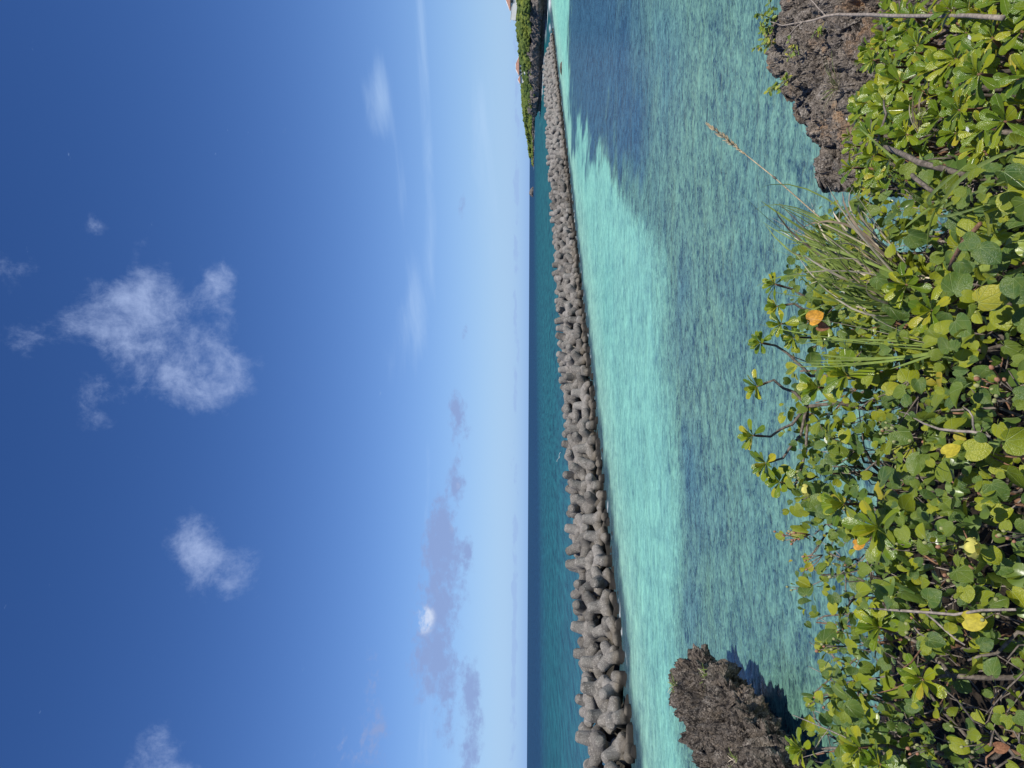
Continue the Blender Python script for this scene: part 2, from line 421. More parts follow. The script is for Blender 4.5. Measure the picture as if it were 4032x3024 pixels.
M_ORANGE = plain('orange_leaf', (0.62, 0.30, 0.035), 0.5, 0.4, 4, 0.3)
M_BROWNLEAF = plain('brown_leaf', (0.26, 0.12, 0.06), 0.75, 0.4, 6, 0.15)
M_YELLOW = plain('yellow_leaf', (0.56, 0.47, 0.05), 0.5, 0.25, 4, 0.35)
M_BUD = plain('flower_bud', (0.30, 0.31, 0.13), 0.7, 0.35, 14)
M_BUD_RED = plain('reddish_bud', (0.34, 0.17, 0.10), 0.7, 0.35, 14)
M_LITTER = plain('leaf_litter', (0.17, 0.11, 0.065), 0.9, 0.6, 3)

# ================================================================== SEA
# how far every point is behind the breakwater's waterline
BW0 = np.array([-28.5, 52.6]); BWT = np.array([0.6126, 0.7904]); BWN = np.array([-0.7904, 0.6126])
def behind(x, y): return (x - BW0[0]) * BWN[0] + (y - BW0[1]) * BWN[1]
SHORE = np.array([(300, 262), (203, 300), (176, 322), (169, 331), (190, 380), (188, 406), (194, 447), (193, 497), (207, 550), (217, 573), (250, 590), (300, 720), (395, 870), (425, 990),
                  (400, 1065), (408, 1150), (421, 1242), (394, 1300), (420, 1350), (520, 1450), (800, 1500)], float)
def poly_dist(x, y, pts, closed=False):
    best = np.full(np.shape(x), 1e9); n = len(pts)
    for i in range(n if closed else n - 1):
        a = pts[i]; b = pts[(i + 1) % n]; d = b - a; L = d @ d
        s = np.clip(((x - a[0]) * d[0] + (y - a[1]) * d[1]) / L, 0, 1)
        best = np.minimum(best, np.hypot(x - a[0] - s * d[0], y - a[1] - s * d[1]))
    return best
def build_sea():
    th = np.unique(np.concatenate([np.radians(np.linspace(-34, 34, 520)), np.radians(np.linspace(-180, 180, 121))[:-1]]))
    rad = np.concatenate([[0.5, 2.0], np.geomspace(5.0, 420.0, 640), np.geomspace(430, 40000, 90)])
    R, T = np.meshgrid(rad, th, indexing='ij')
    X = R * np.sin(T); Y = R * np.cos(T)
    V = np.stack([X, Y, np.zeros_like(X)], -1)
    me = mesh_np('sea', V, grid_faces(len(rad), len(th), True)[:, ::-1])
    # sea-bed types and painted-in reflections, laid out from where the photograph shows them on the water plane
    px, py = project(V.reshape(-1, 3)); x = X.ravel(); y = Y.ravel()
    front = y > 3
    px = np.where(front, px, 4000); py = np.where(front, py, 1512)
    r = np.hypot(x, y)
    w1 = fbm(P2(x / 9, y / 9), 4, 3); w2 = fbm(P2(x / 3.0, y / 3.0), 4, 8); w3 = fbm(P2(x / 30, y / 30), 4, 14)
    # warp in photo pixels shrinks with distance because it is a shift on the water
    pxw = px + np.clip(w1 * 40 + w2 * 24, -80, 80) * np.clip(60 / np.maximum(r, 10), 0.15, 1.2)
    pyw = py + (w1 * 50 + w2 * 30) * (1 + 4.5 * sstep(1200, 500, py) * sstep(20, 45, r))
    edge = np.interp(pyw, [-400, 0, 330, 430, 480, 560, 640, 700, 800, 950, 1200, 1400, 1700, 2000, 2500, 2700, 3024, 3600],
                     [2234, 2234, 2238, 2246, 2290, 2335, 2395, 2440, 2500, 2560, 2600, 2625, 2640, 2655, 2660, 2680, 2700, 2730])
    soft = np.interp(pyw, [0, 400, 600, 900, 1300, 1800, 3024], [3, 6, 45, 80, 80, 70, 60])
    sand = sstep(soft, -soft, pxw - edge)
    deepblue = sstep(680, 500, pyw) * sstep(2232, 2246, pxw) * sstep(2620, 2440, pxw + w1 * 60)
    streak = sstep(0.10, 0.45, fbm(P2(x / 14, y / 2.2 + x * 0.05), 4, 21))
    deepblue = np.clip(deepblue - 0.45 * streak * sstep(350, 620, pyw), 0, 1)
    bl = 0  # blue patches: bottom tone and wind-ripple reflections, both put into the colour
    for bx, by, rx, ry, am in [(2860, 1090, 45, 90, 0.9), (2690, 1150, 45, 160, 0.8), (2700, 1400, 60, 150, 0.5), (2720, 1800, 60, 180, 0.6), (2750, 2050, 70, 260, 0.65), (2740, 2350, 60, 200, 0.6), (2700, 2600, 50, 150, 0.5),
                               (2600, 250, 130, 260, 0.6), (2640, 520, 60, 200, 0.4), (2850, 2050, 50, 200, 0.35), (3010, 2650, 50, 130, 0.55), (2600, 850, 40, 160, 0.45)]:
        bl = bl + am * np.exp(-((pxw - bx) / rx) ** 2 - ((pyw - by) / ry) ** 2)
    bl = np.clip(bl, 0, 1) * sstep(-0.5, 0.5, w1 + w2 * 0.6 + 0.1)
    C = np.zeros((len(x), 3))
    near = np.array([0.070, 0.164, 0.145]); green = np.array([0.106, 0.212, 0.156]); reef = np.array([0.020, 0.064, 0.118])
    C[:] = near + (green - near) * (0.5 + 0.5 * np.clip(w1 * 1.6 + w3, -1, 1))[:, None]
    sandc = np.array([0.190, 0.455, 0.372]); sandp = np.array([0.240, 0.430, 0.345]); sandd = np.array([0.140, 0.375, 0.325])
    sc = sandc + (sandd - sandc) * sstep(-0.1, 0.7, w3 + 0.5 * w1)[:, None]
    dfront = -behind(x, y)                                   # metres in front of the breakwater
    sc = sc + (sandp - sc) * (sstep(16, 3, dfront) * 0.8)[:, None]
    sc = sc * (1 - 0.16 * sstep(0.2, 0.9, w3 * 0.7 + w2 * 0.5))[:, None]
    C = C + (sc - C) * sand[:, None]
    C = C + (np.array([0.040, 0.112, 0.150]) - C) * (bl * (1 - sand) * 0.9)[:, None]
    C = C + (reef - C) * (deepblue * 0.92)[:, None]
    # drowned blocks and the breakwater's dark reflection, painted into the water colour
    foot = sstep(5.6, 2.4, dfront + w2 * 2.0)
    C = C + (np.array([0.018, 0.046, 0.075]) - C) * (foot * 0.9)[:, None]
    # the open sea behind it
    out = sstep(1.0, 6.0, -dfront)
    sdeep = sstep(20, 900, -dfront + w3 * 30)
    oc = np.array([0.010, 0.088, 0.110]) + (np.array([0.009, 0.043, 0.095]) - np.array([0.010, 0.088, 0.110])) * sstep(0, 0.45, sdeep)[:, None]
    # green over the reef on the right, towards the headland
    reefside = sstep(1800, 500, pyw) * sstep(1500, 350, r) * 0.75
    oc = oc + (np.array([0.012, 0.095, 0.105]) - oc) * reefside[:, None]
    C = C + (oc - C) * out[:, None]
    # white water where the swell meets the headland
    ds = poly_dist(x, y, SHORE); foam = sstep(9, 1.5, ds + w2 * 4) * sstep(-0.05, 0.35, fbm(P2(x / 6, y / 6), 3, 40))
    foam = np.maximum(foam, 0.95 * np.exp(-((px - 2164) / 5) ** 2 - ((py - 15) / 28) ** 2) * sstep(-0.4, 0.2, w2))
    foam = np.maximum(foam, 0.7 * np.exp(-((px - 2165) / 3) ** 2 - ((py - 110) / 12) ** 2))
    wash = sstep(1.5, 0.1, np.abs(dfront - 0.9)) * sstep(0.30, 0.55, fbm(P2(x / 1.1, y / 1.1), 2, 47)) * 0.75
    foam = np.maximum(foam, wash)
    C = C + (np.array([0.75, 0.78, 0.78]) - C) * np.clip(foam, 0, 1)[:, None]
    # ripple texture strength: marbling shows over the shallow near bottom
    marble = np.clip((1 - out) * (0.30 + 0.70 * (1 - sand)) , 0, 1)
    at_c = me.color_attributes.new('bed', 'FLOAT_COLOR', 'POINT')
    at_c.data.foreach_set('color', np.concatenate([C, marble[:, None]], 1).astype(np.float32).ravel())
    m, t, o = new_mat('sea_water')
    ca = node(t, 'ShaderNodeVertexColor', layer_name='bed'); mar = S(t, ca.outputs['Alpha'])
    g = geo_pos(t); gx, gy, gz = separate(t, g)
    dist = (gx * gx + gy * gy).pw(0.5)
    # waves: crests run across, a little askew
    rot = combine(t, gx * 0.80 + gy * 0.22, gy * 1.35 - gx * 0.20, 0.0)
    rip = noise(t, rot, 3.2, 5, 0.62, 1.3); rip2 = noise(t, rot, 1.05, 4, 0.6, 0.9); swell = noise(t, rot, 0.22, 5, 0.6, 0.5); big = noise(t, rot, 0.045, 5, 0.6)
    caus = voronoi(t, combine(t, gx * 0.8 + (rip2 - 0.5) * 1.6, gy * 1.35 + (rip - 0.5) * 0.9, 0.0), 3.6, 'DISTANCE_TO_EDGE')  # bright caustic net, painted into the water colour
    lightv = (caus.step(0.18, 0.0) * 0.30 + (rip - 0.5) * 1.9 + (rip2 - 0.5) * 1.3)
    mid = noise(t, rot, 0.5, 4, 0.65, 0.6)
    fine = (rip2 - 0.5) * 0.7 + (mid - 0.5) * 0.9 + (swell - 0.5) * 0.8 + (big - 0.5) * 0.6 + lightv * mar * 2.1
    offw = noise(t, combine(t, gx * 0.42 + gy * 0.02, gy * 0.060, 4.0), 1.0, 7, 0.75, 0.3); offm = mar.step(0.04, 0.0)  # open-sea wave groups and reflection patches, laid in as colour streaks
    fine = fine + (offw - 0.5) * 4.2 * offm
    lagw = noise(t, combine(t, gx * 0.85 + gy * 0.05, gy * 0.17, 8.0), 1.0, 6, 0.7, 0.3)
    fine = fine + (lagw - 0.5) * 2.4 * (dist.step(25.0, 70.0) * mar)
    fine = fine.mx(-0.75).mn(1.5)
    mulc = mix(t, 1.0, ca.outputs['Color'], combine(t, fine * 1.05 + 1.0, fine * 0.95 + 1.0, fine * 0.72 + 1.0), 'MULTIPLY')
    # small whitecaps out at sea
    wc = noise(t, combine(t, gx * 0.05, gy * 0.02, 0.0), 9.0, 3, 0.7); wmask = wc.step(0.795, 0.83) * (dist.step(70.0, 110.0)) * mar.step(0.05, 0.0)
    colr = mix(t, wmask * 0.8, mulc, (0.7, 0.75, 0.78))
    far_fade = dist.step(500.0, 30.0)
    h = rip * (far_fade * 0.045) + rip2 * 0.12 + swell * 0.42 + big * 0.9
    b = node(t, 'ShaderNodeBump'); b.inputs['Distance'].default_value = 1.0; b.inputs['Strength'].default_value = 0.7
    lk(t, h, b.inputs['Height'])
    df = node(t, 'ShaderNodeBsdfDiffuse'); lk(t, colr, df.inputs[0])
    # light scattered up from below the surface hardly follows the ripples
    b2 = node(t, 'ShaderNodeBump'); b2.inputs['Distance'].default_value = 1.0; b2.inputs['Strength'].default_value = 0.25; lk(t, h, b2.inputs['Height']); lk(t, b2.outputs[0], df.inputs['Normal'])
    gl = node(t, 'ShaderNodeBsdfGlossy'); lk(t, b.outputs[0], gl.inputs['Normal']); lk(t, dist.step(30.0, 800.0) * 0.22 + 0.05, gl.inputs['Roughness'])
    fr = node(t, 'ShaderNodeFresnel'); fr.inputs[0].default_value = 1.333; lk(t, b.outputs[0], fr.inputs['Normal'])
    # a ruffled sea never reflects like a mirror at a grazing look: the wave faces turned to the eye hide the rest
    fac = S(t, fr.outputs[0]).mn(dist.step(15.0, 250.0) * -0.18 + 0.28)
    ms = node(t, 'ShaderNodeMixShader'); lk(t, fac, ms.inputs[0]); lk(t, df.outputs[0], ms.inputs[1]); lk(t, gl.outputs[0], ms.inputs[2])
    lk(t, ms.outputs[0], o.inputs[0])
    me.materials.append(m)
    s = obj('sea', me); tag(s, 'clear turquoise lagoon and deep blue open sea', None, None, 'structure')
build_sea()

# ================================================================== CLIFF TOP UNDER THE BUSHES
def canopy_z(x, y):
    x = np.asarray(x, float); y = np.asarray(y, float)
    k = 0.05 + 0.25 * sstep(0.4, 1.5, x)
    z = 6.60 - k * np.maximum(y - 2.0, -1.0) - 0.10 * sstep(2.0, 3.4, -x)
    return z + 0.13 * fbm(P2(x * 1.5, y * 1.5), 3, 60)
def edge_y(x):
    return np.interp(x, [-14, -4, -2.5, -1, 0, 0.8, 1.5, 1.9, 2.5, 6, 14], [5.4, 5.0, 4.85, 4.8, 4.8, 4.8, 5.1, 5.5, 5.8, 6.2, 6.5])
def ground_z(x, y):
    x = np.asarray(x, float); y = np.asarray(y, float)
    top = np.where(y < 1.3, 6.4 - 0.35 * sstep(0.2, 1.4, y), canopy_z(x, np.maximum(y, 1.3)) - 0.62)
    top = np.minimum(top, 6.4)
    d = y - edge_y(x) - 0.18 * fbm(P2(x * 1.3, y * 1.3), 3, 70)
    z = top - 0.25 * sstep(-0.7, 0, d) - 8.0 * sstep(0.0, 0.9, d) + 0.06 * fbm(P2(x * 3, y * 3), 4, 71)
    return z
def build_ground():
    xs = np.linspace(-14, 14, 281); ys = np.concatenate([np.linspace(-12, 1.0, 40), np.linspace(1.06, 8.0, 140)])
    X, Y = np.meshgrid(xs, ys, indexing='ij'); Z = ground_z(X, Y)
    P = np.stack([X + 0.12 * fbm(P2(X * 2, Y * 2, 3), 3, 5), Y, Z], -1)
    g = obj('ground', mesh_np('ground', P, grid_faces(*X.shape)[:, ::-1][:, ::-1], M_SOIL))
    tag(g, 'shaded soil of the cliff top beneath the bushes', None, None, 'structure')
build_ground()

# ================================================================== ROCKS
def grid_normals(P):
    a = np.gradient(P, axis=0); b = np.gradient(P, axis=1); n = np.cross(a, b)
    return n / np.maximum(np.linalg.norm(n, axis=-1, keepdims=True), 1e-9)
def karst(P, s=1.0, seed=0):
    """pitted, sharp-edged coral limestone: outward displacement in metres for feature scale s"""
    Q = P / s
    W = Q + 0.25 * np.stack([fbm(Q * 2 + 5, 2, seed + 90), fbm(Q * 2 + 9, 2, seed + 91), fbm(Q * 2 + 13, 2, seed + 92)], -1)
    d = 0.16 * fbm(W * 1.1, 3, seed)
    d = d - 0.19 * sstep(0.50, 0.10, worley(W * 1.5, seed + 1))
    d = d + 0.10 * (1 - 2 * np.abs(fbm(W * 3.0, 3, seed + 2)))
    d = d - 0.085 * sstep(0.48, 0.12, worley(W * 4.2, seed + 3))
    d = d - 0.045 * sstep(0.45, 0.10, worley(W * 9.5, seed + 4))
    d = d + 0.030 * (1 - 2 * np.abs(fbm(W * 12.0, 3, seed + 5)))
    return d * s
def inside(x, y, pts):
    r = np.zeros(np.shape(x), bool); n = len(pts)
    for i in range(n):
        a = pts[i]; b = pts[(i + 1) % n]
        c = ((a[1] > y) != (b[1] > y)) & (x < (b[0] - a[0]) * (y - a[1]) / (b[1] - a[1] + 1e-12) + a[0])
        r ^= c
    return r
def right_rock():
    pts = np.array([(1.55, 5.0), (1.72, 6.15), (1.98, 6.85), (2.05, 6.98), (2.36, 6.92), (2.57, 7.1), (2.72, 7.02), (2.80, 7.35), (3.02, 7.4), (3.29, 7.75), (3.75, 8.25), (3.98, 8.3), (4.0, 7.5), (4.3, 7.1), (5.2, 7.2), (6.5, 7.0), (7.5, 6.4), (7.5, 4.0), (1.6, 4.0)])
    xs = np.linspace(1.2, 5.6, 520); ys = np.linspace(4.5, 8.8, 500)
    X, Y = np.meshgrid(xs, ys, indexing='ij')
    d = poly_dist(X, Y, pts, True); d = np.where(inside(X, Y, pts), d, -d)
    d = d + 0.05 * fbm(P2(X * 3, Y * 3), 3, 33) 
    top = 5.12 + 0.10 * sstep(0.0, 0.5, d) + 0.30 * fbm(P2(X * 1.1, Y * 1.1), 3, 34)
    top = top + 0.34 * np.exp(-((X - 3.0) / 0.75) ** 2 - ((Y - 6.0) / 0.45) ** 2) + 0.18 * np.exp(-((X - 4.0) / 0.4) ** 2 - ((Y - 7.9) / 0.3) ** 2)
    for (cx_, cy_, ang, w) in [(2.15, 6.5, 1.2, 0.07), (2.75, 6.4, 1.75, 0.06), (3.35, 6.3, 0.5, 0.07), (3.5, 7.2, 2.1, 0.05)]:
        q = (X - cx_) * math.sin(ang) - (Y - cy_) * math.cos(ang) + 0.12 * fbm(P2(X * 3, Y * 3), 3, 35)
        l = (X - cx_) * math.cos(ang) + (Y - cy_) * math.sin(ang)
        top = top - 0.30 * np.exp(-(q / w) ** 2 - (l / 0.5) ** 2)
    Z = np.where(d > 0, top, top + 9.0 * d - 1.0 * sstep(0, -0.3, d))
    Z = np.maximum(Z, -1.5)
    P = np.stack([X, Y, Z], -1)
    N = grid_normals(P)
    P = P + N * (karst(P, 0.55, 200) * 1.0 + 1.4 * karst(P + 3, 0.20, 230) + 1.3 * karst(P + 5, 0.085, 260))[..., None]
    o = obj('limestone_ledge', mesh_np('limestone_ledge', P, grid_faces(*X.shape), M_ROCK_R, False))
    tag(o, 'pitted grey and rust limestone ledge beyond the glossy bushes', 'rock')
right_rock()
def resample(pts, n, closed=True, smooth=2):
    pts = np.asarray(pts, float)
    for _ in range(smooth):
        q = np.roll(pts, -1, 0) if closed else pts[1:]
        p = pts if closed else pts[:-1]
        new = np.empty((2 * len(p), 2)); new[0::2] = 0.75 * p + 0.25 * q; new[1::2] = 0.25 * p + 0.75 * q
        pts = new if closed else np.vstack([pts[:1], new, pts[-1:]])
    if closed: pts = np.vstack([pts, pts[:1]])
    s = np.concatenate([[0], np.cumsum(np.hypot(*np.diff(pts, axis=0).T))])
    t = np.linspace(0, s[-1], n + 1)[:-1] if closed else np.linspace(0, s[-1], n)
    return np.stack([np.interp(t, s, pts[:, 0]), np.interp(t, s, pts[:, 1])], -1)
def left_rock():
    pts = [(-9.75, 16.5), (-9.6, 18), (-9.5, 20.4), (-9.35, 21.6), (-9.7, 24), (-9.55, 25.4), (-10.0, 27.3), (-10.9, 27.7), (-11.9, 27.0), (-12.4, 25.9), (-13.2, 24.2), (-14.4, 23.0), (-17, 22.2), (-24, 21.5), (-27, 15), (-23, 9), (-15, 8), (-10.8, 12)]
    n = 1300; O = resample(pts, n); c = np.array([-15.6, 17.5])
    prof = np.array([(2.6, -1.6), (2.5, 0.1), (2.0, 0.45), (1.0, 0.85), (0.25, 1.12), (0.0, 1.35), (0.12, 1.62), (0.5, 1.86), (1.1, 1.98), (2.0, 2.02), (3.2, 2.0), (4.6, 1.95), (6.2, 1.9)])
    tt = np.concatenate([[0], np.cumsum(np.hypot(*np.diff(prof, axis=0).T))]); tq = np.linspace(0, tt[-1], 230)
    ins = np.interp(tq, tt, prof[:, 0]); zz = np.interp(tq, tt, prof[:, 1])
    L = np.hypot(*(c - O).T); D = (c - O) / L[:, None]
    ins2 = ins[:, None] * np.minimum(1, (L / 6.8))[None, :]
    XY = O[None] + D[None] * ins2[..., None]
    lift = 0.22 * fbm(np.stack([O[:, 0] * .5, O[:, 1] * .5, O[:, 0] * 0], -1), 3, 300)
    Z = zz[:, None] + lift[None] * sstep(0.5, 1.4, zz)[:, None]
    Z = Z + 0.35 * np.exp(-((XY[..., 0] + 10.9) / 1.1) ** 2 - ((XY[..., 1] - 26.6) / 1.5) ** 2) * sstep(0.8, 1.6, Z)
    P = np.concatenate([XY, Z[..., None]], -1)
    N = -grid_normals(np.concatenate([P[:, -1:], P, P[:, :1]], 1))[:, 1:-1]
    if (N[-30:, :, 2].mean() < 0): N = -N
    k = karst(P, 1.9, 310) * 1.8 + karst(P + 7, 0.85, 340) * 1.4 + karst(P + 9, 0.36, 380) * 0.8 + karst(P + 2, 0.17, 390) * 0.6 - 0.14
    k = k - 0.55 * sstep(0.46, 0.12, worley(P * np.array([0.55, 0.55, 0.9]), 371)) * sstep(0.9, 1.5, Z)
    k = k - 0.34 * sstep(0.40, 0.12, worley(P * np.array([1.25, 1.0, 1.6]) + 0.4 * fbm(P * 1.5, 2, 374)[..., None], 372)) * sstep(0.8, 1.4, Z)
    P = P + N * (k * sstep(-1.0, 0.5, Z))[..., None]
    cen = np.array([[c[0], c[1], 1.9]])
    F = grid_faces(230, n, True)
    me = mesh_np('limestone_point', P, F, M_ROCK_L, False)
    if me.polygons[len(me.polygons) - 5].normal.z < 0: me.flip_normals()
    o = obj('limestone_point', me)
    tag(o, 'jagged dark limestone point jutting into the lagoon, undercut at the water', 'rock')
    # its interior top
    a = np.linspace(0, 2 * math.pi, 48, endpoint=False); rr = np.linspace(0.02, 1.0, 14)
    A, Rr = np.meshgrid(a, rr); ring = P[-1][(np.arange(48) * n // 48)]
    PP = cen + (ring[None] - cen) * Rr[..., None]; PP[..., 2] += 0.12 * fbm(PP * 2, 3, 350) * (1 - Rr)
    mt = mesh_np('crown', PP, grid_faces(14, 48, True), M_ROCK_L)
    if mt.polygons[200].normal.z < 0: mt.flip_normals()
    obj('crown', mt, o)
left_rock()

# ================================================================== BREAKWATER OF TETRAPODS
TL, TR0, TR1 = 1.66, 0.66, 0.46          # leg length from the centre, radius at its root and near its tip
def tetrapod_mesh(voxel, name):
    dirs = [Vector((0, 0, 1))] + [Vector((math.sin(a) * 0.9428, math.cos(a) * 0.9428, -1 / 3)) for a in (math.pi, math.pi / 3, -math.pi / 3)]
    mb = MB()
    for d in dirs:
        prof = [(-0.15, TR0 * 0.95), (0.25, TR0), (TL - 0.20, TR1 + 0.03), (TL - 0.01, TR1 - 0.13), (TL, TR1 - 0.14)]
        mb.tube([d * a for a, r in prof], [r for a, r in prof], 28)
    me = mb.mesh('tmp', M_CONC)
    o = bpy.data.objects.new('tmp', me); COL.objects.link(o)
    r = o.modifiers.new('r', 'REMESH'); r.mode = 'VOXEL'; r.voxel_size = voxel; r.use_smooth_shade = True
    s = o.modifiers.new('s', 'SMOOTH'); s.factor = 0.5; s.iterations = 1
    dg = bpy.context.evaluated_depsgraph_get()
    out = bpy.data.meshes.new_from_object(o.evaluated_get(dg)); out.name = name
    bpy.data.objects.remove(o); bpy.data.meshes.remove(me)
    return out
TET = tetrapod_mesh(0.05, 'tetrapod'); TET_FAR = tetrapod_mesh(0.15, 'tetrapod_far')
def ordinal(n):
    return str(n) + ('th' if 10 <= n % 100 <= 20 else {1: 'st', 2: 'nd', 3: 'rd'}.get(n % 10, 'th'))
M_RUBBLE = plain('gap_shade_rubble', (0.030, 0.027, 0.022), 0.9, 0.6, 2.0, 0, 0.8, 0.1)  # coloured near-black to stand for the shade between blocks
def breakwater():
    r = random.Random(5)
    rows = [('drowned toe row', -1.15, -1.05, 2.9, 1.0), ('waterline row', 0.10, -0.30, 2.5, 0.55), ('second row up', 1.7, 0.85, 2.6, 0.3), ('third row up', 3.2, 1.75, 2.6, 1.3), ('crest row', 5.0, 2.40, 2.6, 0.2), ('rear row behind the crest', 7.1, 2.15, 2.8, 0.9)]
    yawc = math.atan2(-BWN[0], -BWN[1])       # towards the viewer's side
    items = []
    END = 246.0
    for ri, (rn, off, z, sp, s0) in enumerate(rows):
        s = -6.0 + s0; i = 0
        while s < END - ri * 2.4:
            e = sstep(END - 2, END - 26, s)            # the far end tapers down
            zz = z if ri <= 1 else z * (0.35 + 0.65 * float(e))
            p = BW0 + BWT * (s + r.uniform(-.25, .25)) + BWN * (off + r.uniform(-.22, .22))
            kind = (i + ri * 2) % 4
            yaw = yawc + r.uniform(-0.35, 0.35)
            Rz = Matrix.Rotation
            if r.random() < 0.45:
                q = [r.gauss(0, 1) for _ in range(4)]; R = Quaternion(q).normalized().to_matrix()
            elif kind in (0,):   R = Rz(-yaw + math.pi, 3, 'Z') @ Rz(r.uniform(-.16, .16), 3, 'X') @ Rz(r.uniform(-.16, .16), 3, 'Y')
            elif kind == 1:    R = Rz(r.uniform(0, 6.28), 3, 'Z') @ Rz(math.pi + r.uniform(-.35, .35), 3, 'X') @ Rz(r.uniform(-.3, .3), 3, 'Y')
            elif kind == 2:    R = Rz(r.uniform(0, 6.28), 3, 'Z') @ Rz(r.uniform(0.7, 1.2), 3, 'X')
            else:              R = Rz(-yaw + r.choice((0, math.pi)) + r.uniform(-.5, .5), 3, 'Z') @ Rz(r.uniform(-.4, .4), 3, 'X') @ Rz(r.uniform(-.3, .3), 3, 'Y')
            items.append((s, ri, rn, Vector((p[0], p[1], zz + r.uniform(-.14, .14) + (0.12 if kind == 1 else 0))), R))
            s += sp * r.uniform(0.93, 1.07); i += 1
    items.sort(key=lambda q: q[0])
    cnt = {}; far = []; n_ind = 0
    for s, ri, rn, p, R in items:
        px, py = project(np.array(p))
        if py > 3200: continue
        if n_ind < 300:
            n_ind += 1; cnt[ri] = cnt.get(ri, 0) + 1
            o = obj('tetrapod', TET, None, Matrix.Translation(p) @ R.to_4x4() @ Matrix.Scale(r.uniform(0.88, 0.97), 4))
            tag(o, 'grey concrete tetrapod, %s from the near end in the %s' % (ordinal(cnt[ri]), rn), 'tetrapod', 'tetrapods of the breakwater')
        else: far.append((p, R))
    V0 = np.empty(len(TET_FAR.vertices) * 3, np.float32); TET_FAR.vertices.foreach_get('co', V0); V0 = V0.reshape(-1, 3)
    TET_FAR.calc_loop_triangles(); F0 = np.empty(len(TET_FAR.loop_triangles) * 3, np.int32); TET_FAR.loop_triangles.foreach_get('vertices', F0); F0 = F0.reshape(-1, 3)
    VV = [V0 @ np.array(R).T + np.array(p) for p, R in far]; FF = [F0 + i * len(V0) for i in range(len(far))]
    o = obj('far_tetrapods', mesh_np('far_tetrapods', np.vstack(VV), np.vstack(FF), M_CONC))
    tag(o, 'distant grey tetrapods at the far end of the breakwater', 'tetrapods', None, 'stuff')
    # rubble core added under the blocks to fill their gaps with dark
    ss = np.linspace(-8, END - 12, 500); prof = np.array([(0.2, -2.0), (1.9, -0.4), (3.4, 0.75), (5.0, 1.35), (6.6, 1.1), (8.7, -0.4), (9.5, -2.0)])
    tt = np.linspace(0, len(prof) - 1, 26); of = np.interp(tt, range(len(prof)), prof[:, 0]); hz = np.interp(tt, range(len(prof)), prof[:, 1])
    P = np.zeros((500, 26, 3)); P[..., :2] = BW0 + BWT * ss[:, None, None] + BWN * of[None, :, None]; P[..., 2] = hz[None]
    P += 0.5 * np.stack([fbm(P * 0.9 + 3, 3, 80), fbm(P * 0.9 + 7, 3, 81), fbm(P * 0.9, 3, 82)], -1)
    me = mesh_np('rubble_mound', P, grid_faces(500, 26), M_RUBBLE)
    if me.polygons[12].normal.z < 0: me.flip_normals()
    tag(obj('rubble_mound', me), 'near-black rubble core added to darken the gaps under the tetrapods', None, None, 'structure')
breakwater()

